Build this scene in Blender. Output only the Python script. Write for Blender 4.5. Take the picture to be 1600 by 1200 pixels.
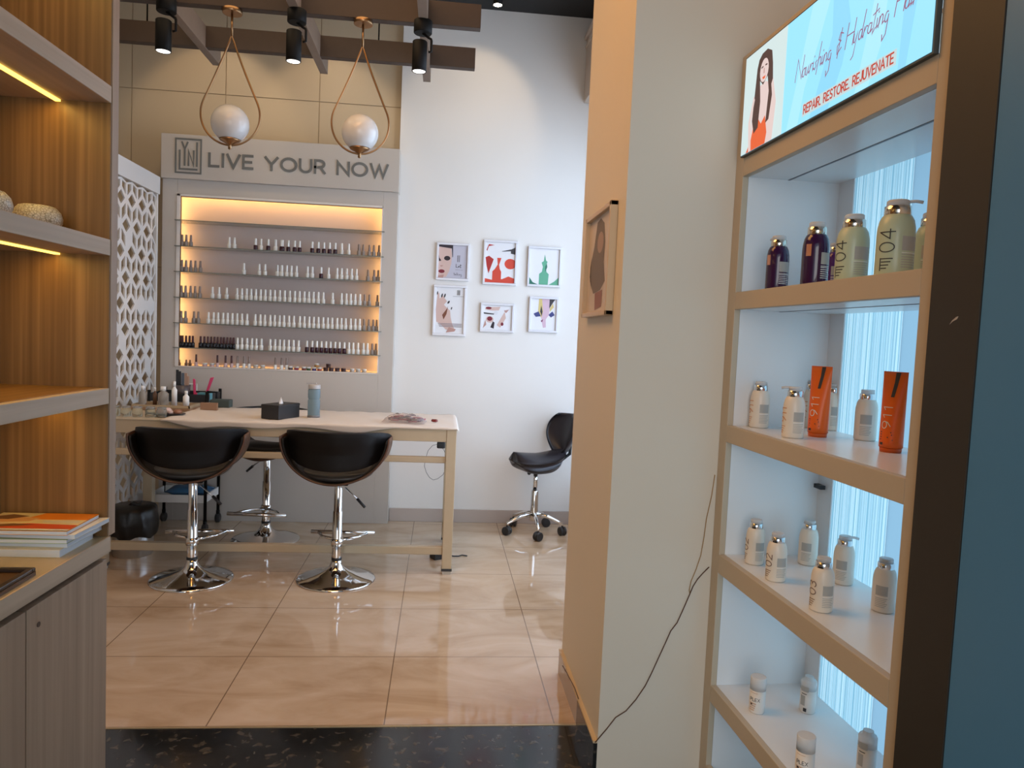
import bpy, math, random
from mathutils import Matrix, Vector
random.seed(7)
for o in list(bpy.data.objects): bpy.data.objects.remove(o)
S = bpy.context.scene
COL = S.collection
PI = math.pi

# ------------------------------------------------------------------ camera
F = 1140.0
CH = 1.37
def _rm(a, b, c):
    return Matrix.Rotation(a, 3, 'Z') @ Matrix.Rotation(b, 3, 'X') @ Matrix.Rotation(c, 3, 'Y')
RM = _rm(math.radians(-5.631), math.radians(-3.669), math.radians(-2.518))
cam_d = bpy.data.cameras.new('camera'); cam = bpy.data.objects.new('camera', cam_d); COL.objects.link(cam)
cam_d.sensor_width = 36; cam_d.lens = F / 1600 * 36; cam_d.clip_start = 0.02; cam_d.clip_end = 100
m3 = Matrix((RM.col[0], RM.col[2], -RM.col[1])).transposed()
cam.matrix_world = Matrix.Translation((0, 0, CH)) @ m3.to_4x4()
S.camera = cam

# ------------------------------------------------------------------ world, exposure, lights
S.view_settings.view_transform = 'Standard'; S.view_settings.look = 'None'
S.view_settings.exposure = 0.1; S.view_settings.gamma = 1.0; S.view_settings.use_curve_mapping = False
W = bpy.data.worlds.new('world'); S.world = W; W.use_nodes = True
bg = W.node_tree.nodes['Background']; bg.inputs[0].default_value = (0.68, 0.83, 1.0, 1); bg.inputs[1].default_value = 0.85

def light(name, kind, loc, energy, color, target=None, **kw):
    d = bpy.data.lights.new(name, kind); d.energy = energy; d.color = color
    for k, v in kw.items(): setattr(d, k, v)
    o = bpy.data.objects.new(name, d); COL.objects.link(o); o.location = loc
    if target is not None:
        o.rotation_euler = (Vector(target) - Vector(loc)).to_track_quat('-Z', 'Y').to_euler()
    return o
WARM = (1.0, 0.62, 0.30)
light('shop_front_daylight', 'AREA', (0.3, -2.6, 1.7), 80, (1.0, 0.96, 0.90), (0.3, 2, 1.3), shape='RECTANGLE', size=3.5, size_y=2.4)
light('facade_daylight', 'AREA', (1.42, 4.0, 1.6), 52, (0.66, 0.80, 1.0), (0, 4.2, 1.2), shape='RECTANGLE', size=1.9, size_y=2.6)
light('added_warm_fill', 'AREA', (-0.72, 2.36, 3.3), 27, (1.0, 0.46, 0.12), (0.75, 1.8, 1.0), shape='RECTANGLE', size=1.2, size_y=1.2)  # added fill without a fixture, warms the pillar side and case front
light('added_table_fill', 'AREA', (-1.0, 3.3, 3.45), 15, (1.0, 0.72, 0.44), (-1.0, 3.6, 0), shape='RECTANGLE', size=2.0, size_y=1.4)  # added fill without a fixture, brightens the table area and back wall

# ------------------------------------------------------------------ helpers
def lin(c):
    return tuple(((v/255)/12.92 if v/255 <= 0.04045 else ((v/255+0.055)/1.055)**2.4) for v in c)
MATS = {}
def mat(name, rgb, rough=0.5, metal=0.0, emit=None, estr=1.0, trans=0.0, ior=1.45, coat=0.0, alpha=1.0, noise=0.0, nscale=20, bump=0.0, spec=None):
    """rgb is linear reflectance"""
    if name in MATS: return MATS[name]
    m = bpy.data.materials.new(name); m.use_nodes = True
    nt = m.node_tree; b = nt.nodes['Principled BSDF']
    b.inputs['Base Color'].default_value = (*rgb, 1); b.inputs['Roughness'].default_value = rough
    b.inputs['Metallic'].default_value = metal; b.inputs['IOR'].default_value = ior
    b.inputs['Transmission Weight'].default_value = trans; b.inputs['Coat Weight'].default_value = coat
    b.inputs['Alpha'].default_value = alpha
    if spec is not None: b.inputs['Specular IOR Level'].default_value = spec
    if emit: b.inputs['Emission Color'].default_value = (*emit, 1); b.inputs['Emission Strength'].default_value = estr
    if noise or bump:
        tc = nt.nodes.new('ShaderNodeTexCoord'); n = nt.nodes.new('ShaderNodeTexNoise')
        n.inputs['Scale'].default_value = nscale; n.inputs['Detail'].default_value = 5
        nt.links.new(tc.outputs['Object'], n.inputs['Vector'])
        if noise:
            r = nt.nodes.new('ShaderNodeMapRange'); r.inputs[3].default_value = 1-noise; r.inputs[4].default_value = 1+noise
            mx = nt.nodes.new('ShaderNodeVectorMath'); mx.operation = 'SCALE'; mx.inputs[0].default_value = rgb
            nt.links.new(n.outputs['Fac'], r.inputs[0]); nt.links.new(r.outputs[0], mx.inputs['Scale'])
            nt.links.new(mx.outputs[0], b.inputs['Base Color'])
        if bump:
            bp = nt.nodes.new('ShaderNodeBump'); bp.inputs['Strength'].default_value = bump; bp.inputs['Distance'].default_value = 0.002
            nt.links.new(n.outputs['Fac'], bp.inputs['Height']); nt.links.new(bp.outputs[0], b.inputs['Normal'])
    MATS[name] = m
    return m
def ramp_wood(name, c1, c2, c3, scale=(60, 60, 1.6), rough=0.45, ring=2.0):
    """veneer with grain along Z (or along the axis with the small scale)"""
    if name in MATS: return MATS[name]
    m = bpy.data.materials.new(name); m.use_nodes = True
    nt = m.node_tree; b = nt.nodes['Principled BSDF']; b.inputs['Roughness'].default_value = rough
    tc = nt.nodes.new('ShaderNodeTexCoord'); mp = nt.nodes.new('ShaderNodeMapping'); mp.inputs['Scale'].default_value = scale
    n = nt.nodes.new('ShaderNodeTexNoise'); n.inputs['Scale'].default_value = 1.0; n.inputs['Detail'].default_value = 6; n.inputs['Distortion'].default_value = 0.4
    mp2 = nt.nodes.new('ShaderNodeMapping'); mp2.inputs['Scale'].default_value = tuple(s*0.16 for s in scale)
    n2 = nt.nodes.new('ShaderNodeTexNoise'); n2.inputs['Scale'].default_value = 1.0; n2.inputs['Detail'].default_value = 2; n2.inputs['Distortion'].default_value = ring
    mixf = nt.nodes.new('ShaderNodeMath'); mixf.operation = 'MULTIPLY_ADD'; mixf.inputs[1].default_value = 0.5
    half = nt.nodes.new('ShaderNodeMath'); half.operation = 'MULTIPLY'; half.inputs[1].default_value = 0.5
    r = nt.nodes.new('ShaderNodeValToRGB')
    e = r.color_ramp.elements; e[0].position = 0.34; e[0].color = (*c1, 1); e[1].position = 0.66; e[1].color = (*c3, 1)
    k = e.new(0.5); k.color = (*c2, 1)
    L = nt.links.new
    L(tc.outputs['Object'], mp.inputs[0]); L(tc.outputs['Object'], mp2.inputs[0]); L(mp.outputs[0], n.inputs['Vector']); L(mp2.outputs[0], n2.inputs['Vector'])
    L(n2.outputs['Fac'], half.inputs[0]); L(n.outputs['Fac'], mixf.inputs[0]); L(half.outputs[0], mixf.inputs[2]); L(mixf.outputs[0], r.inputs[0]); L(r.outputs[0], b.inputs['Base Color'])
    bp = nt.nodes.new('ShaderNodeBump'); bp.inputs['Strength'].default_value = 0.15; bp.inputs['Distance'].default_value = 0.001
    L(n.outputs['Fac'], bp.inputs['Height']); L(bp.outputs[0], b.inputs['Normal'])
    MATS[name] = m
    return m

class MB:
    def __init__(s): s.v = []; s.f = []; s.mi = []; s.M = Matrix.Identity(4); s.m = 0; s.sm = []
    def add(s, vs, fs, smooth=False):
        k = len(s.v); s.v += [tuple(s.M @ Vector(p)) for p in vs]
        for f in fs: s.f.append([i+k for i in f]); s.mi.append(s.m); s.sm.append(smooth)
        return s
    def box(s, x0, x1, y0, y1, z0, z1):
        return s.add([(x0,y0,z0),(x1,y0,z0),(x1,y1,z0),(x0,y1,z0),(x0,y0,z1),(x1,y0,z1),(x1,y1,z1),(x0,y1,z1)],
              [(0,3,2,1),(4,5,6,7),(0,1,5,4),(1,2,6,5),(2,3,7,6),(3,0,4,7)])
    def lathe(s, prof, c=(0,0,0), n=24, sx=1, sy=1, cap=True):
        vs = []; fs = []
        for (r, z) in prof:
            for i in range(n):
                a = 2*PI*i/n; vs.append((c[0]+r*math.cos(a)*sx, c[1]+r*math.sin(a)*sy, c[2]+z))
        for j in range(len(prof)-1):
            for i in range(n):
                i2 = (i+1) % n; fs.append((j*n+i, j*n+i2, (j+1)*n+i2, (j+1)*n+i))
        s.add(vs, fs, True)
        if cap:
            k = len(s.v)-len(vs)
            if prof[0][0] > 1e-5: s.f.append([k+i for i in range(n)][::-1]); s.mi.append(s.m); s.sm.append(False)
            if prof[-1][0] > 1e-5: s.f.append([k+(len(prof)-1)*n+i for i in range(n)]); s.mi.append(s.m); s.sm.append(False)
        return s
    def tube(s, pts, r, n=8, close=False):
        pts = [Vector(p) for p in pts]; vs = []; fs = []; N = len(pts)
        rs = r if isinstance(r, (list, tuple)) else [r]*N
        ref = None
        for i, p in enumerate(pts):
            if close: t = pts[(i+1) % N]-pts[i-1]
            else: t = pts[min(i+1, N-1)]-pts[max(i-1, 0)]
            t.normalize()
            if ref is None:
                ref = t.orthogonal().normalized()
            u = (ref - t*ref.dot(t)).normalized(); ref = u; w = t.cross(u)
            for k in range(n):
                a = 2*PI*k/n; vs.append(tuple(p+(u*math.cos(a)+w*math.sin(a))*rs[i]))
        for i in range(N if close else N-1):
            i2 = (i+1) % N
            for k in range(n):
                k2 = (k+1) % n; fs.append((i*n+k, i*n+k2, i2*n+k2, i2*n+k))
        if not close: fs.append(tuple(range(n))[::-1]); fs.append(tuple((N-1)*n+k for k in range(n)))
        return s.add(vs, fs, True)
    def rod(s, a, b, r, n=12): return s.tube([a, b], r, n)
    def poly(s, pts, fn, flip=False):
        vs = [fn(*p) for p in pts]; f = tuple(range(len(vs)))
        return s.add(vs, [f[::-1] if flip else f])
    def prism(s, pts, h, fn=None):
        """pts: 2-D outline; fn(u,v,w) -> xyz, w from 0 to h"""
        fn = fn or (lambda u, v, w: (u, v, w)); n = len(pts)
        vs = [fn(u, v, 0) for u, v in pts]+[fn(u, v, h) for u, v in pts]
        fs = [tuple(range(n))[::-1], tuple(range(n, 2*n))]+[(i, (i+1) % n, n+(i+1) % n, n+i) for i in range(n)]
        return s.add(vs, fs)
    def build(s, name, mats, parent=None, bevel=0, smooth=None, label=None, sub=0, solid=0):
        me = bpy.data.meshes.new(name); me.from_pydata(s.v, [], s.f)
        if not isinstance(mats, (list, tuple)): mats = [mats]
        for m in mats: me.materials.append(m)
        for p, i, sm in zip(me.polygons, s.mi, s.sm):
            p.material_index = i; p.use_smooth = sm if smooth is None else smooth
        me.update()
        o = bpy.data.objects.new(name, me); COL.objects.link(o)
        if parent is not None: o.parent = parent
        if bevel:
            b = o.modifiers.new('b', 'BEVEL'); b.width = bevel; b.segments = 2; b.limit_method = 'ANGLE'; b.angle_limit = 0.7
        if solid:
            b = o.modifiers.new('s', 'SOLIDIFY'); b.thickness = solid; b.offset = 0
        if sub:
            b = o.modifiers.new('ss', 'SUBSURF'); b.levels = sub; b.render_levels = sub
        if label: o['label'] = label
        return o
def root(name, label, cat, loc=(0,0,0), rz=0, group=None):
    o = bpy.data.objects.new(name, None); COL.objects.link(o); o.location = loc; o.rotation_euler = (0,0,rz)
    o.empty_display_size = 0.05
    return tag(o, label, cat, group)
def tag(o, label, cat, group=None):
    o['label'] = label; o['category'] = cat
    if group: o['group'] = group
    return o
def struct(o): o['kind'] = 'structure'; return o
def copy_tree(o, parent=None):
    c = o.copy(); COL.objects.link(c)
    if parent is not None: c.parent = parent
    for ch in list(o.children): copy_tree(ch, c)
    return c
def bx(x0, x1, y0, y1, z0, z1): return MB().box(x0, x1, y0, y1, z0, z1)
def arc(cx, cy, rx, ry, a0, a1, n=12):
    return [(cx+rx*math.cos(math.radians(a0+(a1-a0)*i/n)), cy+ry*math.sin(math.radians(a0+(a1-a0)*i/n))) for i in range(n+1)]
# pixel of the photograph -> point on an axis plane of the place
def at(px, py, ax, v):
    d = RM @ Vector(((px-800)/F, 1, -(py-600)/F)); t = (v-(0, 0, CH)[ax])/d[ax]
    return Vector((0, 0, CH))+d*t

# ---- stroke lettering: every glyph is a list of polylines in a 1-high box
def _g():
    A = arc; G = {}
    G['A'] = (.8, [[(0,0),(.4,1),(.8,0)],[(.13,.33),(.67,.33)]])
    G['B'] = (.65, [[(0,0),(0,1),(.35,1)]+A(.35,.76,.25,.24,90,-90,6)+[(0,.52)],[(.35,.52)]+A(.38,.26,.27,.26,90,-90,6)+[(0,0)]])
    G['C'] = (.8, [A(.45,.5,.45,.5,45,315,14)])
    G['D'] = (.75, [[(0,0),(0,1),(.3,1)]+A(.3,.5,.42,.5,90,-90,10)+[(0,0)]])
    G['E'] = (.6, [[(.6,1),(0,1),(0,0),(.6,0)],[(0,.5),(.52,.5)]])
    G['F'] = (.6, [[(.6,1),(0,1),(0,0)],[(0,.5),(.5,.5)]])
    G['G'] = (.85, [A(.45,.5,.45,.5,45,330,14)+[(.88,.5),(.5,.5)]])
    G['H'] = (.7, [[(0,0),(0,1)],[(.7,0),(.7,1)],[(0,.5),(.7,.5)]])
    G['I'] = (.06, [[(.03,0),(.03,1)]])
    G['J'] = (.45, [[(.45,1),(.45,.25)]+A(.23,.25,.22,.25,0,-170,6)])
    G['L'] = (.6, [[(0,1),(0,0),(.6,0)]])
    G['N'] = (.75, [[(0,0),(0,1),(.75,0),(.75,1)]])
    G['O'] = (1.0, [A(.5,.5,.5,.5,0,360,22)])
    G['P'] = (.62, [[(0,0),(0,1),(.35,1)]+A(.35,.73,.27,.27,90,-90,7)+[(0,.46)]])
    G['R'] = (.66, [[(0,0),(0,1),(.35,1)]+A(.35,.73,.27,.27,90,-90,7)+[(0,.46)],[(.36,.46),(.66,0)]])
    G['S'] = (.6, [A(.3,.74,.27,.26,30,270,9)+A(.3,.24,.29,.24,90,-150,9)])
    G['T'] = (.7, [[(0,1),(.7,1)],[(.35,1),(.35,0)]])
    G['U'] = (.75, [[(0,1),(0,.38)]+A(.375,.375,.375,.375,180,360,10)+[(.75,1)]])
    G['V'] = (.8, [[(0,1),(.4,0),(.8,1)]])
    G['W'] = (1.15, [[(0,1),(.3,0),(.575,.9),(.85,0),(1.15,1)]])
    G['X'] = (.7, [[(0,1),(.7,0)],[(0,0),(.7,1)]])
    G['Y'] = (.8, [[(0,1),(.4,.45),(.8,1)],[(.4,.45),(.4,0)]])
    G['.'] = (.1, [[(0,0),(.08,0)]])
    G[' '] = (.35, [])
    G['0'] = (.62, [A(.31,.5,.31,.5,0,360,18)])
    G['1'] = (.3, [[(0,.8),(.2,1),(.2,0)]])
    G['2'] = (.55, [A(.28,.72,.27,.28,160,-30,8)+[(0,0),(.55,0)]])
    G['3'] = (.55, [A(.26,.75,.25,.25,150,-90,9)+A(.26,.25,.28,.25,90,-150,9)])
    G['4'] = (.62, [[(.45,0),(.45,1),(0,.3),(.62,.3)]])
    G['9'] = (.55, [A(.28,.7,.27,.3,0,360,14),[(.55,.7),(.5,.35),(.2,0)]])
    # handwriting
    G['n'] = (.42, [[(0,0),(.02,.4),(.03,.1)]+A(.18,.25,.13,.17,160,0,5)+[(.32,.05),(.44,.1)]])
    G['o'] = (.36, [A(.17,.2,.15,.19,90,430,10)+[(.38,.36)]])
    G['u'] = (.42, [[(0,.38),(.03,.05),(.16,0),(.3,.38),(.31,.04),(.44,.1)]])
    G['r'] = (.3, [[(0,0),(.04,.4),(.05,.2),(.18,.38),(.3,.34)]])
    G['i'] = (.16, [[(.02,.38),(.04,.03),(.16,.1)],[(.05,.58),(.06,.62)]])
    G['s'] = (.28, [[(.22,.36),(.08,.3),(.2,.12),(.06,0),(-.02,.05)]])
    G['h'] = (.4, [[(0,-.25),(.12,1.05)],[(.04,.08)]+A(.2,.25,.13,.17,160,0,5)+[(.34,.04),(.42,.1)]])
    G['g'] = (.4, [A(.17,.2,.15,.19,60,380,10)+[(.32,-.45),(.1,-.62),(.02,-.4)]])
    G['y'] = (.4, [[(0,.38),(.04,.05),(.16,.02),(.32,.4),(.22,-.5),(.05,-.6)]])
    G['d'] = (.42, [A(.16,.2,.15,.19,60,380,10)+[(.36,1.05)],[(.33,.3),(.36,.02),(.44,.08)]])
    G['a'] = (.4, [A(.16,.2,.15,.19,60,380,10),[(.31,.36),(.32,.03),(.42,.1)]])
    G['t'] = (.26, [[(.1,.95),(.06,-.1),(.24,.08)],[(-.12,.62),(.34,.72)]])
    G['e'] = (.32, [[(.02,.18),(.26,.24)]+A(.15,.22,.13,.17,10,310,9)])
    G['l'] = (.16, [[(.02,1),(.04,.03),(.16,.1)]])
    G['k'] = (.34, [[(0,0),(.04,1)],[(.28,.4),(.03,.18),(.3,0)]])
    G['&'] = (.5, [[(.5,.75),(.2,.85),(.1,.6),(.35,.5),(.05,.35),(.15,.02),(.5,.2)],[(.3,1.0),(.22,-.15)]])
    G['-'] = (.3, [[(0,.4),(.3,.4)]])
    return G
GL = _g()
def text_lines(txt, h, aspect=1.0, gap=.22, shear=0.0):
    x = 0; out = []
    for ch in txt:
        w, ls = GL[ch]
        for l in ls: out.append([((x+p[0]*aspect)*h+shear*p[1]*h, p[1]*h) for p in l])
        x += w*aspect+gap
    return out, (x-gap)*h
def fine(lines, step=.002):
    out = []
    for l in lines:
        q = [l[0]]
        for a, b in zip(l[:-1], l[1:]):
            k = max(1, int(math.hypot(b[0]-a[0], b[1]-a[1])/step))
            q += [(a[0]+(b[0]-a[0])*i/k, a[1]+(b[1]-a[1])*i/k) for i in range(1, k+1)]
        out.append(q)
    return out
def ribbons(mb, lines, wt, fn, th=0.001):
    """flat strokes of width wt; fn(u,v,w) -> xyz"""
    for li, l in enumerate(lines):
        if len(l) < 2: continue
        P = [Vector(l[0])]
        for p in l[1:]:
            if (Vector(p)-P[-1]).length > 1e-6: P.append(Vector(p))
        if len(P) < 2: continue
        closed = len(P) > 3 and (P[0]-P[-1]).length < 1e-5
        if closed: P = P[:-1]
        n = len(P); D = []
        for k in range(n if closed else n-1): D.append((P[(k+1) % n]-P[k]).normalized())
        if not closed: P[0] = P[0]-D[0]*wt*.4; P[-1] = P[-1]+D[-1]*wt*.4
        Lf, Rt = [], []
        for k in range(n):
            d0 = D[k-1] if (k > 0 or closed) else D[0]; d1 = D[k] if (k < n-1 or closed) else D[-1]
            n0 = Vector((-d0.y, d0.x)); n1 = Vector((-d1.y, d1.x)); m = n0+n1
            if m.length < .2: m = n1
            m.normalize(); q = m*(wt/2)/max(.42, m.dot(n1)); Lf.append(P[k]+q); Rt.append(P[k]-q)
        h = th*(1+.03*(li % 5)); vs = []
        for k in range(n):
            for p, w in ((Lf[k], 0), (Rt[k], 0), (Rt[k], h), (Lf[k], h)): vs.append(fn(p.x, p.y, w))
        fs = []
        for k in range(n if closed else n-1):
            a, b = 4*k, 4*((k+1) % n); fs += [(a+2, a+3, b+3, b+2), (a, a+1, b+1, b), (a+1, a+2, b+2, b+1), (a+3, a, b, b+3)]
        if not closed: fs += [(0, 1, 2, 3), (4*n-1, 4*n-2, 4*n-3, 4*n-4)]
        mb.add(vs, fs)
# ------------------------------------------------------------------ materials
PAINT = mat('off_white_wall_paint', (.74, .72, .69), .6, noise=.02, nscale=3, bump=.05)
CREAM = mat('warm_white_pillar_paint', (.72, .66, .56), .6, noise=.02, nscale=2, bump=.05)
FRAMEP = mat('case_frame_paint', (.52, .44, .33), .5, noise=.03, nscale=6)
LAM_W = mat('white_laminate', (.78, .80, .82), .25)
DISP = mat('display_panel_grey_white', (.52, .47, .42), .55)
BEIGE_P = mat('beige_wall_panel', (.54, .43, .29), .45)
DARKC = mat('dark_ceiling_paint', (.025, .025, .025), .8)
BEAM = mat('brown_painted_beam', (.055, .034, .024), .6, noise=.1, nscale=30)
BLACKM = mat('black_metal', (.004, .004, .004), .6, spec=.25)
BLACKP = mat('black_plastic', (.02, .02, .022), .4)
LEATH = mat('black_leatherette', (.006, .005, .005), .5, bump=.1, nscale=200, spec=.3)
LEATH2 = mat('dark_purple_black_leatherette', (.02, .018, .024), .36, bump=.1, nscale=200)
WALN = ramp_wood('walnut_ply', (.04, .016, .008), (.075, .03, .014), (.11, .045, .02), (20, 20, 4))
CHROME = mat('chrome', (.75, .74, .73), .08, 1.0)
STEEL = mat('brushed_steel', (.6, .6, .6), .3, 1.0)
BRASS = mat('antique_brass', (.34, .20, .10), .30, 1.0)
OPAL = mat('opal_glass', (.62, .62, .62), .25, coat=.3)
GREYL = mat('grey_lettering', (.15, .15, .14), .5, .0)
TEAK = ramp_wood('golden_teak_veneer', (.12, .060, .019), (.19, .100, .034), (.29, .160, .060), (85, 85, 1.1), .42, 1.2)
ASH = ramp_wood('grey_brown_laminate', (.31, .215, .145), (.38, .265, .18), (.44, .315, .215), (60, 60, 1.5), .5)
ASHH = ramp_wood('grey_brown_laminate_edge', (.42, .32, .225), (.50, .39, .28), (.58, .46, .34), (60, 1.5, 60), .5)
COUNTER = ramp_wood('pale_counter_top', (.42, .33, .19), (.48, .38, .23), (.54, .44, .28), (10, 2, 10), .25)
TABLEW = mat('beige_lacquered_table_wood', (.50, .40, .27), .4, noise=.08, nscale=14)
CLOTH = mat('white_table_cover', (.72, .63, .55), .55, noise=.03, nscale=12, bump=.3)
WHITEP = mat('white_plastic', (.80, .78, .75), .35)
GLASS = mat('clear_glass', (.85, .92, .90), .02, trans=1.0, ior=1.45)
GLEDGE = mat('green_glass_shelf', (.40, .42, .36), .1, trans=.6, alpha=1)
PAPER = mat('paper_white', (.74, .74, .76), .5)
FRAMEW = mat('silver_white_picture_frame', (.66, .66, .70), .35, .15)
def em(name, c, s): return mat(name, (.02, .02, .02), .5, emit=c, estr=s)
LEDY = em('warm_led_strip', (1.0, .60, .10), 3.2)
LEDN = em('niche_led_strip', (1.0, .58, .19), 20)
SPOTL = em('spot_lens', (1.0, .93, .85), 3)
SCREENB = em('backlit_sign_light_blue', (.36, .78, 1.0), 1.0)

def tile_floor():
    m = bpy.data.materials.new('polished_cream_marble_tiles'); m.use_nodes = True; nt = m.node_tree; L = nt.links.new
    b = nt.nodes['Principled BSDF']; b.inputs['Roughness'].default_value = .045; b.inputs['Specular IOR Level'].default_value = .75
    tc = nt.nodes.new('ShaderNodeTexCoord')
    n = nt.nodes.new('ShaderNodeTexNoise'); n.inputs['Scale'].default_value = 1.7; n.inputs['Detail'].default_value = 9; n.inputs['Distortion'].default_value = 1.8; n.inputs['Roughness'].default_value = .6
    mp0 = nt.nodes.new('ShaderNodeMapping'); mp0.inputs['Scale'].default_value = (1, 2.2, 1)
    L(tc.outputs['Object'], mp0.inputs[0]); L(mp0.outputs[0], n.inputs['Vector'])
    r = nt.nodes.new('ShaderNodeValToRGB'); e = r.color_ramp.elements
    e[0].position = .3; e[0].color = (.43, .29, .175, 1); e[1].position = .7; e[1].color = (.60, .455, .325, 1); k = e.new(.5); k.color = (.53, .385, .255, 1)
    L(n.outputs['Fac'], r.inputs[0])
    mp = nt.nodes.new('ShaderNodeMapping'); mp.inputs['Location'].default_value = (.1505, -2.492+.543*6, 0)
    br = nt.nodes.new('ShaderNodeTexBrick'); br.offset = 0; br.squash = 1
    br.inputs['Brick Width'].default_value = .601; br.inputs['Row Height'].default_value = .543; br.inputs['Mortar Size'].default_value = .0022; br.inputs['Scale'].default_value = 1
    br.inputs['Mortar Smooth'].default_value = 0
    L(tc.outputs['Object'], mp.inputs[0]); L(mp.outputs[0], br.inputs['Vector'])
    mx = nt.nodes.new('ShaderNodeMix'); mx.data_type = 'RGBA'; mx.inputs['B'].default_value = (.20, .13, .08, 1)
    L(br.outputs['Fac'], mx.inputs['Factor']); L(r.outputs[0], mx.inputs['A']); L(mx.outputs['Result'], b.inputs['Base Color'])
    return m
def granite():
    m = bpy.data.materials.new('polished_black_granite'); m.use_nodes = True; nt = m.node_tree; L = nt.links.new
    b = nt.nodes['Principled BSDF']; b.inputs['Roughness'].default_value = .12
    tc = nt.nodes.new('ShaderNodeTexCoord')
    n = nt.nodes.new('ShaderNodeTexNoise'); n.inputs['Scale'].default_value = 28; n.inputs['Detail'].default_value = 4; n.inputs['Distortion'].default_value = .6
    L(tc.outputs['Object'], n.inputs['Vector'])
    r = nt.nodes.new('ShaderNodeValToRGB'); e = r.color_ramp.elements
    e[0].position = .55; e[0].color = (.012, .013, .014, 1); e[1].position = .8; e[1].color = (.11, .09, .065, 1)
    L(n.outputs['Fac'], r.inputs[0]); L(r.outputs[0], b.inputs['Base Color'])
    return m
TILE = tile_floor(); GRAN = granite()
SKIRT = mat('taupe_skirting_tile', (.42, .35, .31), .2, noise=.1, nscale=4)
BLUEW = mat('slate_blue_panel', (.075, .23, .42), .4)
POSTB = mat('dark_brown_post', (.034, .029, .023), .5, noise=.1, nscale=5)

# ------------------------------------------------------------------ structure
YB = 5.29      # white back wall
YT = 2.486     # threshold between granite and cream tiles
PX, PY0, PY1 = .54, 2.2, 2.89
CZ = 3.66
struct(bx(-3.0, 1.25, YT, 5.45, -.05, 0).build('floor', TILE))
struct(bx(-3.0, 1.25, -3.0, YT, -.05, -.0006).build('floor_entrance', GRAN))
struct(bx(-3.0, 1.25, YT-.006, YT+.004, -.04, .0012).build('trim_1', mat('brass_threshold_strip', (.55, .42, .25), .3, .6)))
struct(bx(-3.0, 1.25, -3.0, 5.45, CZ, CZ+.1).build('ceiling', DARKC))
struct(bx(-.345, 1.25, YB, YB+.12, 0, CZ).build('wall_back', PAINT))
# beige panelled part of the back wall with grooves between the boards
mb = MB()
xs = [-3.0, -2.172, -1.55, -.915, -.345]; zs = [0, .60, 1.20, 1.75, 2.35, 2.955, CZ]
for i in range(4):
    for j in range(6):
        mb.box(xs[i]+.003, xs[i+1]-.003, YB+.05, YB+.12, zs[j]+.003, zs[j+1]-.003)
mb.m = 1; mb.box(-3.0, -.345, YB+.056, YB+.12, 0, CZ)
struct(mb.build('wall_back_panelled', [BEIGE_P, mat('panel_groove', (.40, .30, .19), .6)]))
struct(bx(-3.1, -3.0, -3.0, 5.45, 0, CZ).build('wall_left', BEIGE_P))
# pillar by the display case
struct(bx(PX, 1.25, PY0, PY1, 0, CZ).build('wall_pillar', CREAM))
# far right facade: low wall, lintel, piers around a tall window
mb = MB(); X0, X1 = 1.25, 1.37
mb.box(X0, X1, PY1-.7, 5.45, 0, .35); mb.box(X0, X1, PY1-.7, 5.45, 3.05, CZ); mb.box(X0, X1, PY1-.7, 3.02, .35, 3.05); mb.box(X0, X1, 5.2, 5.45, .35, 3.05)
struct(mb.build('wall_right', PAINT))
mb = MB()
for y in (3.03, 4.08, 5.15): mb.box(1.27, 1.33, y, y+.04, .35, 3.05)
for z in (.35, 3.0): mb.box(1.27, 1.33, 3.02, 5.2, z, z+.05)
w1 = struct(mb.build('window_1', mat('white_window_frame', (.7, .7, .7), .4)))
struct(bx(1.295, 1.30, 3.05, 5.17, .39, 3.01).build('window_1_pane', mat('window_glass', (.95, .97, 1), .0, trans=1.0, ior=1.02), w1))
# skirtings
struct(bx(-.333, 1.25, YB-.012, YB, 0, .096).build('baseboard_back', SKIRT, bevel=.002))
mb = bx(PX-.012, PX, YT, PY1+.0, 0, .095); mb.m = 1; mb.box(PX-.012, PX, PY0, YT, 0, .095); mb.m = 2; mb.box(PX-.014, PX, PY0, PY1, .095, .102)
struct(mb.build('baseboard_pillar', [SKIRT, GRAN, mat('skirting_top_bead', (.62, .48, .30), .4)]))
# pelmet box in the far right corner
r = root('pelmet_box', 'beige boxed pelmet hanging under the dark ceiling in the far right corner', 'pelmet', (0,0,0))
mb = MB(); mb.box(.945, 1.2, 3.6, 5.27, 3.06, 3.5); mb.build('casing', mat('pelmet_beige', (.55, .46, .38), .5), r, bevel=.006)
mb = MB(); mb.box(.93, 1.2, 3.6, 5.28, 3.5, 3.53); mb.box(.938, 1.2, 3.6, 5.275, 3.44, 3.46); mb.build('moulding', mat('pelmet_beige_light', (.62, .54, .46), .45), r, bevel=.004)

# ------------------------------------------------------------------ nail polish display unit
r = root('nail_polish_display_unit', 'tall grey-white display unit with signboard and lit shelf niche standing against the back wall', 'display unit', (0,0,0))
UX0, UX1, UY0, UY1 = -1.912, -.338, 5.2, 5.288
NX0, NX1, NZ0, NZ1 = -1.815, -.439, 1.072, 2.238
UZ = 2.335
mb = MB(); FP = UY0+.018; cv_ = .035
mb.box(UX0, NX0, UY0, FP, 0, UZ); mb.box(NX1, UX1, UY0, FP, 0, UZ); mb.box(NX0, NX1, UY0, FP, 0, NZ0); mb.box(NX0, NX1, UY0, FP, NZ1, UZ)
mb.box(UX0, NX0-cv_, FP, YB-.001, 0, UZ); mb.box(NX1+cv_, UX1, FP, YB-.001, 0, UZ); mb.box(NX0-cv_, NX1+cv_, FP, YB-.001, 0, NZ0-cv_); mb.box(NX0-cv_, NX1+cv_, FP, YB-.001, NZ1+cv_, UZ)
mb.box(UX0, -.346, YB+.044, YB+.052, 0, UZ)
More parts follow.
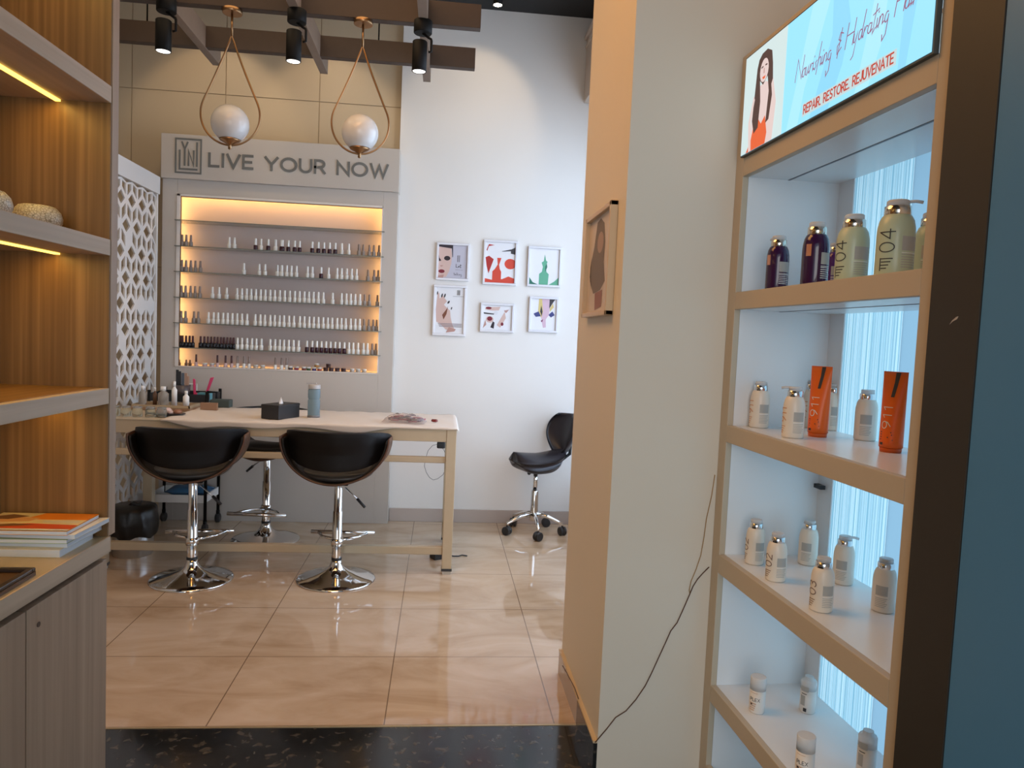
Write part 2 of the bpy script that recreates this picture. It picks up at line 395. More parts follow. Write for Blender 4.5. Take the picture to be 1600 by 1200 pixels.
mb.box(UX0, NX0-cv_, YB-.002, YB+.045, 0, UZ); mb.box(NX1+cv_, -.346, YB-.002, YB+.045, 0, UZ); mb.box(NX0-cv_, NX1+cv_, YB-.002, YB+.045, 0, NZ0-cv_); mb.box(NX0-cv_, NX1+cv_, YB-.002, YB+.045, NZ1+cv_, UZ)
mb.build('casing', DISP, r, bevel=.002)
mb = MB(); mb.box(UX0-.002, UX1+.004, UY0-.028, YB-.001, UZ, 2.628); mb.build('signboard', DISP, r, bevel=.003)
mb = MB(); mb.box(NX0-cv_, NX1+cv_, YB+.03, YB+.042, NZ0-cv_, NZ1+cv_); mb.build('niche_back', mat('niche_back_pinkish_white', (.60, .50, .47), .5), r)
NRET = mat('niche_return_white', (.75, .68, .62), .4)
mb = MB(); w = .022
mb.box(NX0, NX0+w, UY0-.006, UY0+.012, NZ0, NZ1); mb.box(NX0, NX1, UY0-.006, UY0+.012, NZ1-.014, NZ1); mb.box(NX1-.006, NX1, UY0-.006, UY0+.012, NZ0, NZ1); mb.box(NX0, NX1, UY0-.004, YB+.01, NZ0-.004, NZ0+.003)
mb.build('niche_frame', NRET, r, bevel=.001)
mb = MB(); mb.box(NX0+w, NX0+w+.003, UY0, UY0+.016, NZ0, NZ1-.014); mb.box(NX0+w, NX1, UY0, UY0+.016, NZ1-.018, NZ1-.014); mb.build('dark_line_trim', mat('niche_trim_brown', (.22, .13, .07), .5), r)  # thin dark strip along the left and top of the niche opening
# LED strips tucked behind the niche frame
for bx_ in ((NX0-.03, NX0-.022, UY0+.05, UY0+.06, NZ0, NZ1), (NX1+.022, NX1+.03, UY0+.05, UY0+.06, NZ0, NZ1), (NX0, NX1, UY0+.05, UY0+.06, NZ1+.022, NZ1+.03), (NX0, NX1, UY0+.05, UY0+.06, NZ0-.03, NZ0-.022)):
    MB().box(*bx_).build('led_strip', LEDN, r)
SZ = [2.062, 1.889, 1.717, 1.544, 1.371, 1.203]
for z in SZ:
    mb = MB(); mb.box(NX0-.004, NX1+.016, UY0-.035, YB+.03, z-.006, z); mb.build('glass_shelf', GLEDGE, r)
# sign lettering (front face at UY0-.028)
def onsign(x0, z0):
    return lambda u, v, w: (x0+u, UY0-.0285-w, z0+v)
mb = MB(); ls, wd = text_lines('LIVE YOUR NOW', .082, 1.35, .36)
sc = (1.185)/wd
ls = [[(p[0]*sc, p[1]) for p in l] for l in ls]
nw = [sum(len(GL[c_][1]) for c_ in w_) for w_ in ('LIVE', 'YOUR', 'NOW')]; k0 = 0
for n_ in nw:
    mb = MB(); ribbons(mb, ls[k0:k0+n_], .0165, onsign(-1.60, 2.43), .004); mb.build('lettering', GREYL, r); k0 += n_
mb = MB(); lx, lz, lw, lh = -1.818, 2.375, .163, .222
mb2 = [[(0,0),(lw,0),(lw,lh),(0,lh),(0,0)]]
ribbons(mb, mb2, .0105, onsign(lx, lz), .004)
ribbons(mb, [[(.026,.145),(.026,.024),(.137,.024)], [(.04,.2),(.058,.155),(.076,.2)],[(.058,.155),(.058,.05)],
             [(.083,.05),(.083,.145),(.116,.05),(.116,.145)],[(.137,.2),(.137,.048)]], .0115, onsign(lx, lz), .004)
mb.build('logo_emblem', GREYL, r)

# ------------------------------------------------------------------ nail polish bottles
BW = mat('polish_white', (.72, .70, .66), .25); BG = mat('polish_white_shaded', (.30, .25, .22), .3); BD = mat('polish_dark_plum', (.035, .006, .016), .15)  # BG: white bottles with their backlit shade painted in as grey
BK = mat('polish_black', (.010, .008, .010), .15); CR = mat('cap_dark_maroon', (.06, .012, .012), .3); BB = mat('polish_brown', (.12, .06, .03), .25); BP = mat('polish_pale_pink', (.55, .38, .36), .25)
CAPW = mat('cap_white', (.75, .74, .70), .3); CAPG = mat('cap_grey', (.26, .20, .17), .35)  # CAPG also paints the backlit shade onto white caps
def polish(body, cap, bw=.0138, bh=.036, ch=.044, name='nail_polish_bottle'):
    m1 = MB(); m1.lathe([(bw*.9, 0), (bw, .002), (bw, bh*.86), (bw*.8, bh*.97), (bw*.35, bh)], n=12)
    o = m1.build(name, body)
    m2 = MB(); m2.lathe([(bw*.56, bh-.001), (bw*.62, bh+.002), (bw*.52, bh+ch-.002), (bw*.44, bh+ch)], n=10)
    m2.build('cap', cap, o)
    return o
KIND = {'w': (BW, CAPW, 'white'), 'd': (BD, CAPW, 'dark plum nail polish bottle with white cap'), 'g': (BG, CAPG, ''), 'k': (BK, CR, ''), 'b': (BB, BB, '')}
protos = {}
def place_polish(kind, x, z, label, group, y=None):
    if kind not in protos:
        o = protos[kind] = polish(KIND[kind][0], KIND[kind][1])
    else: o = copy_tree(protos[kind])
    o.location = (x, UY0+.02 if y is None else y, z)
    tag(o, label, 'nail polish', group)
A_ = lambda L: [270+v/9.376 for v in L]
B_ = lambda L: [430+v/9.376 for v in L]
ROWN = ['uppermost stocked', 'second stocked', 'third stocked', 'fourth stocked', 'lowest']
rows = [
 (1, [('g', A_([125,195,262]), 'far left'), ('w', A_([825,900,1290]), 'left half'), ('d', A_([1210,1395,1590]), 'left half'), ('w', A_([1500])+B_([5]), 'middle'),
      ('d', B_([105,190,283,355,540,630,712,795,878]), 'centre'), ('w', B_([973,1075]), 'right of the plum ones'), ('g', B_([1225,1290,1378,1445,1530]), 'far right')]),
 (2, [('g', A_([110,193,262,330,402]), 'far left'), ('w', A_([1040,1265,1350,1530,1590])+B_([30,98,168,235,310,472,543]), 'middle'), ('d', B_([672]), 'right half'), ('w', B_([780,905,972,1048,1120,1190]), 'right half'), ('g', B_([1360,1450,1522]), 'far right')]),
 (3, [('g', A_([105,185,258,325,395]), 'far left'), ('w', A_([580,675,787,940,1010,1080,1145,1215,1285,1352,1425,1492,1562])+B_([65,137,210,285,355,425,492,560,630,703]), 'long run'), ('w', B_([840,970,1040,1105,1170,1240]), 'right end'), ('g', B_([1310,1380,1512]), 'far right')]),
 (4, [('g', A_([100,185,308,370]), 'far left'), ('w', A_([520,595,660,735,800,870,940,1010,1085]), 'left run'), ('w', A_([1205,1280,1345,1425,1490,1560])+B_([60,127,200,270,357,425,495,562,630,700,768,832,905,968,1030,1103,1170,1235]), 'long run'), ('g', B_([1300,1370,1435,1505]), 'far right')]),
 (5, [('k', A_([85,140,192,243,290]), 'far left'), ('k', A_([405,460,512,562,608,655,702,749,796,843,888]), 'left block'), ('w', A_([945,1010,1085,1155,1220,1295]), 'left of centre'), ('w', A_([1425,1495,1562])+B_([60,125,195,265,340]), 'centre'),
      ('d', B_([462,540,608,675,742,808,875,940,1010]), 'right of centre'), ('w', B_([1078,1140,1210,1290,1350]), 'right end'), ('g', B_([1420,1490]), 'far right')]),
]
DESC = {'w': 'white nail polish bottle', 'd': 'dark plum nail polish bottle with white cap', 'g': 'grey-looking backlit nail polish bottle', 'k': 'black nail polish bottle with maroon cap'}
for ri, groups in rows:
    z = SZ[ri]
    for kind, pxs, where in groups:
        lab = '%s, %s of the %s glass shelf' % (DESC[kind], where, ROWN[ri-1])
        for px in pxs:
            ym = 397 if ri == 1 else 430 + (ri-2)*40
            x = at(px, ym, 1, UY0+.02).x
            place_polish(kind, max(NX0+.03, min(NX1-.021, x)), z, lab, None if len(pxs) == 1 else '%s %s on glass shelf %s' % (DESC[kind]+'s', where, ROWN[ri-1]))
# bottom ledge of the niche
zb = NZ0+.003
def xb(v, side): return at((270 if side == 'A' else 430)+v/9.376, 577, 1, UY0+.02).x
def small(kind, X, label, group=None):
    body = {'brown': BB, 'tall': BW, 'maroon': BP}[kind]; cap = {'brown': BB, 'tall': CAPG, 'maroon': CR}[kind]
    key = 's'+kind
    dims = {'brown': (.011, .022, .020), 'tall': (.011, .032, .050), 'maroon': (.012, .030, .052)}[kind]
    if key not in protos: o = protos[key] = polish(body, cap, *dims)
    else: o = copy_tree(protos[key])
    o.location = (X, UY0+.02, zb); tag(o, label, 'nail polish', group)
for v in (92, 195, 250): small('brown', xb(v, 'A'), 'tiny brown bottle at the left end of the bottom niche ledge', 'tiny brown bottles on the niche ledge')
for v in (340, 650, 770, 858): small('maroon', xb(v, 'A'), 'pale bottle with a long maroon cap on the bottom niche ledge', 'maroon capped bottles on the niche ledge')
for v in (945, 1040, 1115, 1500, 1590): small('tall', xb(v, 'A'), 'slim white bottle with long grey cap on the bottom niche ledge, left of middle', 'slim white bottles left of middle on the ledge')
for v in (95, 165): small('tall', xb(v, 'B'), 'slim white bottle with long grey cap just left of the coloured jars', 'slim white pair beside the coloured jars')
JARL = mat('jar_lid_white', (.6, .58, .55), .35)
def jar(X, body, lid, label, group, z=zb):
    m1 = MB(); m1.lathe([(.014, 0), (.016, .002), (.016, .012), (.014, .014)], n=14); o = m1.build('gel_jar', body)
    m2 = MB(); m2.lathe([(.0165, .014), (.0165, .024), (.014, .026)], n=14); m2.build('lid', lid, o)
    o.location = (X, UY0+.02, z); tag(o, label, 'jar', group); return o
for v in (470, 575): jar(xb(v, 'A'), BP, JARL, 'low pale jar between maroon capped bottles on the niche ledge', 'pale jars between maroon caps')
for v in (1215, 1315): jar(xb(v, 'A'), mat('jar_cream', (.55, .42, .30), .3), JARL, 'low cream jar between the slim white bottles on the niche ledge', 'cream jars on the niche ledge')
cj = [(225, (.05, .02, .02), 'black'), (312, (.22, .02, .05), 'crimson'), (420, (.14, .02, .015), 'dark red'), (490, (.03, .09, .03), 'green'), (570, (.04, .02, .12), 'violet'), (650, (.35, .07, .04), 'coral')]
for v, c, nm in cj: jar(xb(v, 'B'), mat('jar_'+nm.replace(' ', '_'), c, .3), JARL, '%s gel jar with pale lid on the bottom niche ledge' % nm, None)
jar(xb(607, 'B'), mat('jar_ochre', (.35, .16, .03), .3), JARL, 'ochre gel jar stacked on top of two others on the niche ledge', None, zb+.026)
BJ = mat('jar_black', (.01, .01, .01), .3)
for v in (740, 820, 910, 1000): jar(xb(v, 'B'), BJ, BJ, 'black gel jar standing on the bottom niche ledge at right', 'black gel jars on the niche ledge')
jar(xb(778, 'B'), BJ, BJ, 'black gel jar on top of the two leftmost black jars', None, zb+.026)
for v in (1130, 1215, 1305): jar(xb(v, 'B'), mat('jar_clear_grey', (.42, .36, .30), .2), JARL, 'clear grey jar near the right end of the bottom niche ledge', 'clear grey jars at the ledge right end')

# ------------------------------------------------------------------ lattice screen (shrunk rhombille tiling)
def lattice():
    r = root('lattice_screen', 'white cut-out lattice screen of diamonds and chevrons between table and panelled wall', 'screen', (-1.935, 0, 0))
    Y0, Y1, Z0, Z1 = 3.75, 5.14, .05, 2.22
    P, d, v = .156, .122, .097; t = .018
    mb = MB(); T = .010
    solid = random.Random(3)
    def shrink(q, k):
        c = [sum(p[i] for p in q)/4 for i in (0, 1)]
        return [(c[0]+(p[0]-c[0])*k, c[1]+(p[1]-c[1])*k) for p in q]
    def clipb(p): return (min(max(p[0], Y0), Y1), min(max(p[1], Z0), Z1))
    def cell(q, k):
        cy = sum(p[0] for p in q)/4; cz = sum(p[1] for p in q)/4
        if not (Y0 < cy < Y1 and Z0 < cz < Z1): return
        q = [clipb(p) for p in q]
        fr = [(-T/2, y, z) for y, z in q]; bk = [(T/2, y, z) for y, z in q]
        if solid.random() < .07:
            mb.add(fr+bk, [(0,1,2,3), (7,6,5,4)]); return
        i = shrink(q, k)
        fi = [(-T/2, y, z) for y, z in i]; bi = [(T/2, y, z) for y, z in i]
        fs = []
        for a in range(4):
            b = (a+1) % 4
            fs += [(a, b, 4+b, 4+a), (8+b, 8+a, 12+a, 12+b), (4+a, 4+b, 12+b, 12+a)]
        mb.add(fr+fi+bk+bi, fs)
    rp = d/2+v
    for j in range(-1, 17):
        z = Z0+j*rp
        for i in range(-1, 11):
            y = Y0+i*P+(P/2 if j % 2 else 0)
            cell([(y-P/2, z), (y, z-d/2), (y+P/2, z), (y, z+d/2)], .70)
            cell([(y-P/2, z), (y, z-d/2), (y, z-d/2-v), (y-P/2, z-v)], .66)
            cell([(y, z-d/2), (y+P/2, z), (y+P/2, z-v), (y, z-d/2-v)], .66)
    mb.build('lattice_panel', mat('screen_white', (.72, .69, .66), .4), r)
    mb = MB(); mb.box(-.02, .02, Y0-.03, Y1+.03, Z1, Z1+.115); mb.box(-.02, .02, Y0-.03, Y0, 0, Z1); mb.box(-.013, .013, Y1, Y1+.02, 0, Z1); mb.box(-.02, .02, Y0, Y1, 0, Z0)
    mb.build('frame', mat('screen_white', (.72, .69, .66), .4), r, bevel=.002)
lattice()

# ------------------------------------------------------------------ beams, spotlights, pendants
BZ = 2.90; BH = .115
def xs_at(px, py, z=BZ): return at(px, py, 2, z)
yn = xs_at(751, 44).y; yf = xs_at(742, 107).y; ye = xs_at(667, 127).y
mb = bx(-2.9, xs_at(751, 44).x, yn, yn+.05, BZ, BZ+BH)
o = mb.build('ceiling_beam', BEAM, bevel=.002); tag(o, 'brown crosswise beam nearest the camera, carrying the pendants', 'beam')
o = bx(-2.9, xs_at(742, 107).x, yf, yf+.05, BZ, BZ+BH).build('ceiling_beam', BEAM, bevel=.002); tag(o, 'brown crosswise beam nearer the back wall', 'beam')
BEAM2 = mat('taupe_beam_sides', (.20, .14, .10), .6, noise=.1, nscale=20)
for i, (px, py, nm) in enumerate(((340, 103, 'leftmost'), (507, 116, 'middle'), (667, 127, 'rightmost'))):
    p = xs_at(px, py); mb = MB(); 
    ys = [(2.3, yn-.001), (yn+.051, yf-.001), (yf+.051, ye)]
    for a, b in ys: mb.box(p.x-.022, p.x+.022, a, b, BZ+.0, BZ+BH)
    mb.box(p.x-.022, p.x+.022, 2.3, ye, BZ-.004, BZ+.0)
    o = mb.build('ceiling_beam', BEAM2); tag(o, '%s of the three lengthwise taupe beams under the ceiling' % nm, 'beam')
for i, (px, py) in enumerate(((230, 30), (592, 55), (30, 20))):
    p = at(px, py, 1, yf+.025); o = MB().rod((p.x, yf+.025, BZ+BH), (p.x, yf+.025, CZ), .004).build('suspension_rod', BLACKM)
    tag(o, ['thin black rod holding the beams at left behind the cabinet side', 'thin black rod holding the rear beam, right of the second pendant', 'thin black rod holding the rear beam at far left'][i], 'rod')
yl = yn-.03
def spotlight(px, py, label, tx):
    X = at(px, py, 1, yl).x
    r = root('track_spotlight', label, 'spotlight', (X, yl, BZ))
    mb = MB(); mb.lathe([(.042, -.062), (.045, -.059), (.045, -.004), (.042, 0)], n=28); mb.build('canopy', BLACKM, r)
    mb = MB(); mb.tube([(.0, 0, -.060), (.03, 0, -.080), (.042, 0, -.086), (.044, 0, -.093), (.044, 0, -.145), (.03, 0, -.148)], .006, 8); mb.build('bracket', BLACKM, r)
    mb = MB(); mb.lathe([(.033, -.246), (.036, -.244), (.036, -.103), (.033, -.10)], c=(-.012, 0, 0), n=28, cap=False); mb.lathe([(0, -.0995), (.033, -.10)], c=(-.012, 0, 0), n=28, cap=False); mb.build('lamp_body', BLACKM, r)
    mb = MB(); mb.lathe([(0, -.2455), (.031, -.2435)], c=(-.012, 0, 0), n=24, cap=False); mb.build('lens', SPOTL, r)
    light('spotlight_beam', 'SPOT', (X-.012, yl, BZ-.255), 8, (1, .80, .56), (tx, 5.0, 0.2), spot_size=1.1, spot_blend=.5, shadow_soft_size=.03)
    return r
spotlight(260, 18, 'leftmost of three large black spotlights under the near beam', -1.5)
spotlight(464, 30, 'middle of three large black spotlights, between the two pendants', -.9)
spotlight(661, 42, 'rightmost of three large black spotlights, near the beam end', -.1)
# small ceiling spot with its beam on the white wall, and its neighbours above the beams
def ceil_spot(X, Y, label, e=30, tgt=None):
    r = root('ceiling_spotlight', label, 'spotlight', (X, Y, CZ))
    mb = MB(); mb.lathe([(.034, -.03), (.036, -.028), (.036, -.0)], n=20); mb.build('mount', BLACKM, r)
    mb = MB(); mb.rod((0, 0, -.03), (0, 0, -.09), .01); mb.lathe([(.027, -.26), (.03, -.258), (.03, -.09), (.02, -.085), (0, -.085)], n=20, cap=False); mb.build('lamp_body', BLACKM, r)
    mb = MB(); mb.lathe([(0, -.2595), (.026, -.2585)], n=20, cap=False); mb.build('lens', em('small_spot_lens', (1, .9, .75), 14), r)
    light('ceiling_spot_beam', 'SPOT', (X, Y, CZ-.27), e, (1, .74, .46), tgt or (X, YB, 2.86), spot_size=1.3, spot_blend=.45, shadow_soft_size=.02)
ceil_spot(.265, 4.62, 'small black ceiling spotlight right of the beam ends with glowing lens', 7.5, (.15, 5.29, 2.95))
ceil_spot(-.85, 4.62, 'small black ceiling spotlight above the beams between the pendants', 9, (-.85, 5.29, 2.80))
ceil_spot(-1.62, 4.62, 'small black ceiling spotlight above the beams at left', 9, (-1.62, 5.29, 2.80))
def pendant(px, label):
    P = at(px, 12 if px < 450 else 28, 2, BZ); yl2 = yn+.025
    X = at(px, 12 if px < 450 else 28, 1, yl2).x
    r = root('pendant_lamp', label, 'pendant lamp', (X, yl2, BZ))
    mb = MB(); mb.lathe([(.045, -.022), (.047, -.02), (.047, -.002), (.045, 0)], n=28); mb.build('canopy', BRASS, r)
    mb = MB(); mb.rod((0, 0, -.02), (0, 0, -.13), .0055); mb.build('stem', BRASS, r)
    # teardrop hoop
    top, bot, hw = -.125, -.650, .141
    zc = bot+hw*1.05
    pts = []
    n = 40
    half = []
    for i in range(n+1):
        a = -90+i*(115/n); half.append((hw*math.cos(math.radians(a)), zc+hw*1.05*math.sin(math.radians(a))))
    x1, z1 = half[-1]
    tx_, tz_ = -math.sin(math.radians(25)), 1.05*math.cos(math.radians(25))
    for i in range(1, 11):
        t = i/10; c1 = (x1+tx_*.14, z1+tz_*.14); p0 = (x1, z1); p2 = (0, top); c2 = (.035, top-.1)
        half.append(tuple((1-t)**3*p0[k]+3*(1-t)**2*t*c1[k]+3*(1-t)*t*t*c2[k]+t**3*p2[k] for k in (0, 1)))
    loop = [(x, 0, z) for x, z in half]+[(-x, 0, z) for x, z in half[-2:0:-1]]
    mb = MB(); mb.tube(loop, .0048, 8, close=True); mb.build('hoop', BRASS, r)
    R = .090; gz = bot+.014+R
    prof = [(R*math.sin(math.radians(t)), gz-R*math.cos(math.radians(t))) for t in range(0, 181, 6)]; prof[0] = (0, prof[0][1]); prof[-1] = (0, prof[-1][1])
    mb = MB(); mb.lathe(prof, n=36, cap=False); mb.build('globe', OPAL, r)
    mb = MB(); mb.lathe([(0, bot-.022), (.008, bot-.018), (.008, bot-.006), (.012, bot+.004), (.046, bot+.020), (.052, bot+.028), (.048, bot+.028)], n=28, cap=False); mb.build('globe_holder', BRASS, r)
pendant(363, 'left of the two brass teardrop pendants with white globe, over the table')
pendant(568, 'right of the two brass teardrop pendants with white globe, over the table')

# ------------------------------------------------------------------ work table
TY0, TY1, TXR, TXL, TZ = 4.10, 4.80, .103, -1.84, .838
r = root('work_table', 'long beige wooden manicure table with tall square legs and low stretcher', 'table', (0,0,0))
lw = .056
for nm, x, y in (('leg', TXR-lw, TY0), ('leg', TXL, TY0), ('leg', TXR-lw, TY1-lw), ('leg', TXL, TY1-lw)):
    mb = MB(); mb.box(x, x+lw, y, y+lw, .03, TZ-.003); lg = mb.build(nm, TABLEW, r, bevel=.003)
    mb = MB(); mb.box(x-.002, x+lw+.002, y-.002, y+lw+.002, .02, .035); mb.build('dark_band', BLACKP, lg); 
    mb = MB(); mb.box(x+.004, x+lw-.004, y+.004, y+lw-.004, 0, .02); mb.build('foot', mat('foot_clear', (.5, .45, .38), .2), lg)
mb = MB(); mb.box(TXL+lw, TXR-lw, TY0+.002, TY0+.03, TZ-.075, TZ-.003); mb.box(TXL+lw, TXR-lw, TY1-.03, TY1-.002, TZ-.075, TZ-.003); mb.box(TXL+.002, TXL+.03, TY0+lw, TY1-lw, TZ-.075, TZ-.003); mb.box(TXR-.03, TXR-.002, TY0+lw, TY1-lw, TZ-.075, TZ-.003)
mb.build('apron', TABLEW, r, bevel=.003)
mb = MB(); mb.box(TXL, TXR, TY0, TY1, TZ-.003, TZ); mb.build('tabletop', TABLEW, r)
mb = MB(); mb.box(TXL+lw, TXR-lw, TY0+.012, TY0+.045, .640, .674); mb.build('middle_rail', TABLEW, r, bevel=.004)
mb = MB(); mb.box(TXL+lw, TXR-lw, TY0+.008, TY0+.048, .113, .158); mb.build('low_stretcher', TABLEW, r, bevel=.004)
mb = MB(); mb.box(TXR-.045, TXR-.012, TY0+lw, TY1-lw, .113, .155); mb.build('side_stretcher', TABLEW, r, bevel=.004)
# thin cover sheet, front edge sagging over the apron
nx, ny = 90, 26; mb = MB(); vs = []; fs = []
CX0, CX1 = -1.50, TXR+.018
def drop(x):
    u = (x-CX0)/(CX1-CX0)
    base = .034+.010*math.sin(9*u+1)+.006*math.sin(23*u)
    if u < .12: base *= u/.12
    if u > .66: base *= max(0, 1-(u-.66)/.14)
    return max(.008, base)
for i in range(nx+1):
    x = CX0+(CX1-CX0)*i/nx
    for j in range(ny+1):
        if j < 5: y = TY0-.006-.002*j/5; z = TZ+.004-drop(x)*(1-j/5)
        else: y = TY0-.006+(TY1-TY0-.0)*(j-5)/(ny-5); z = TZ+.004+.0016*math.sin(x*31+y*17)+.001*math.sin(x*67-y*40)+.0012
        xx = x
        if i == nx: z = min(z, TZ-.012) ; xx = x-.004
        vs.append((xx, y, z))
for i in range(nx):
    for j in range(ny): a = i*(ny+1)+j; fs.append((a, a+ny+1, a+ny+2, a+1))
mb.add(vs, fs, True); o = mb.build('table_cover', CLOTH, solid=.0012); tag(o, 'wrinkled whitish protective sheet spread over the work table', 'table cover')

# things on the table
def on(px, py, z): return at(px, py, 2, z)
TT = TZ+.0065
p = on(437, 655, TT)
r = root('tissue_box', 'black box with a white tissue poking out, in the middle of the table', 'tissue box', (-.915, 4.325, TT), math.radians(66))
mb = MB(); mb.box(-.10, .10, -.06, .06, 0, .075); mb.build('box_body', BLACKP, r, bevel=.004)
mb = MB(); mb.box(-.102, .102, -.062, .062, .068, .083); mb.build('lid', BLACKP, r, bevel=.005)
mb = MB(); mb.add([(-.02, 0, .082), (.0, .012, .082), (.018, -.004, .082), (.004, .003, .122), (-.002, -.012, .082)], [(0,4,3), (4,2,3), (2,1,3), (1,0,3)], True); mb.build('tissue', PAPER, r)
p = on(490, 652, TT)
r = root('water_bottle', 'translucent blue-grey water bottle with flip lid standing on the table', 'water bottle', (p.x, p.y, TT))
BLUEG = mat('tinted_blue_bottle', (.30, .42, .48), .08, trans=.55, ior=1.3)
mb = MB(); mb.lathe([(.032, 0), (.036, .004), (.036, .10), (.033, .106), (.033, .112), (.036, .118), (.036, .16), (.032, .17)], n=28); mb.build('bottle_body', BLUEG, r)
mb = MB(); mb.lathe([(.035, .17), (.036, .172), (.035, .192), (.03, .196)], n=28); mb.box(-.045, .012, -.008, .008, .196, .206); mb.build('flip_lid', mat('bottle_lid_grey', (.42, .40, .39), .35), r)
mb = MB(); mb.lathe([(.0368, 0), (.0368, .014)], n=28); mb.build('base_ring', mat('bottle_base_dark', (.16, .16, .17), .3), r)
# plastic pack with coloured sticks
p = on(631, 662, TT)
r = root('plastic_packet', 'crumpled clear plastic packet of pink and purple items on the table', 'packet', (p.x, p.y+.06, TT), math.radians(-6))
mb = MB(); rr = random.Random(5); vs = []; fs = []; N, Mm = 18, 8
for i in range(N+1):
    for j in range(Mm+1):
        u = i/N; v = j/Mm; e = math.sin(PI*u)**.5*math.sin(PI*v)**.5
        vs.append((-.125+.25*u, -.07+.14*v, .004+.05*e+rr.uniform(-.006, .006)*e))
for i in range(N):
    for j in range(Mm): a = i*(Mm+1)+j; fs.append((a, a+Mm+1, a+Mm+2, a+1))
mb.add(vs, fs, False); mb.build('plastic_bag', mat('crinkled_plastic', (.8, .72, .70), .1, trans=.85, ior=1.1), r)
mb = MB()
for i in range(34):
    mb.m = i % 3; x = rr.uniform(-.1, .08); y = rr.uniform(-.05, .05); z = .007+rr.random()*.026; a = rr.uniform(-.5, .5)
    mb.rod((x, y, z), (x+.05*math.cos(a), y+.05*math.sin(a)*.5, z+.002), .0045, 6)
mb.build('contents', [mat('stick_pink', (.35, .10, .12), .4), mat('stick_plum', (.12, .05, .09), .4), mat('stick_grey', (.25, .22, .24), .4)], r)
p = on(680, 660, TT)
mb = MB()
for i in range(6): mb.lathe([(0, 0), (.011, .004), (.009, .014), (0, .018)], c=(rr.uniform(-.016, .016), rr.uniform(-.01, .01), rr.random()*.002), n=8)
o = mb.build('dark_red_clip', mat('dark_red', (.16, .015, .015), .4)); o.location = (p.x, p.y, TT); tag(o, 'small dark red clip lying near the right end of the table', 'clip')

# plug with cable under the table end
mb = MB(); o_ = root('charger_plug', 'black plug adaptor with thin looping cable behind the right table leg', 'plug', (0,0,0))
q = at(690, 695, 1, TY1-.06)
mb.box(q.x-.03, TXR-lw+.0, TY1-.085, TY1-.05, q.z-.022, q.z+.02); mb.build('plug_body', BLACKP, o_, bevel=.008)
lp = [(684,694),(676,696),(669,704),(665,716),(663,728),(666,738),(671,746),(677,750),(684,748),(692,742),(697,732),(698,722),(697,712),(694,704),(691,700)]
mb = MB(); pts = [tuple(at(a, b, 1, TY1-.05)) for a, b in lp]; mb.tube(pts, .0016, 6); mb.build('cable', mat('grey_cable', (.12, .12, .13), .5), o_)
# foot pedal with cable near the leg
q = at(686, 880, 2, 0)
r = root('foot_pedal', 'black foot pedal with short cable lying behind the right table leg', 'foot pedal', (q.x, q.y+.10, 0), .5)
mb = MB(); mb.prism([(-.05, 0), (.06, 0), (.06, .012), (-.03, .05), (-.05, .05)], .07, lambda u, v, w: (u, w-.035, v)); mb.build('pedal_body', BLACKP, r, bevel=.006)
mb = MB(); mb.tube([(.06, 0, .01), (.09, -.02, .006), (.12, -.03, .005), (.15, -.02, .005), (.17, -.05, .005)], .004, 8); mb.build('cable', BLACKP, r)

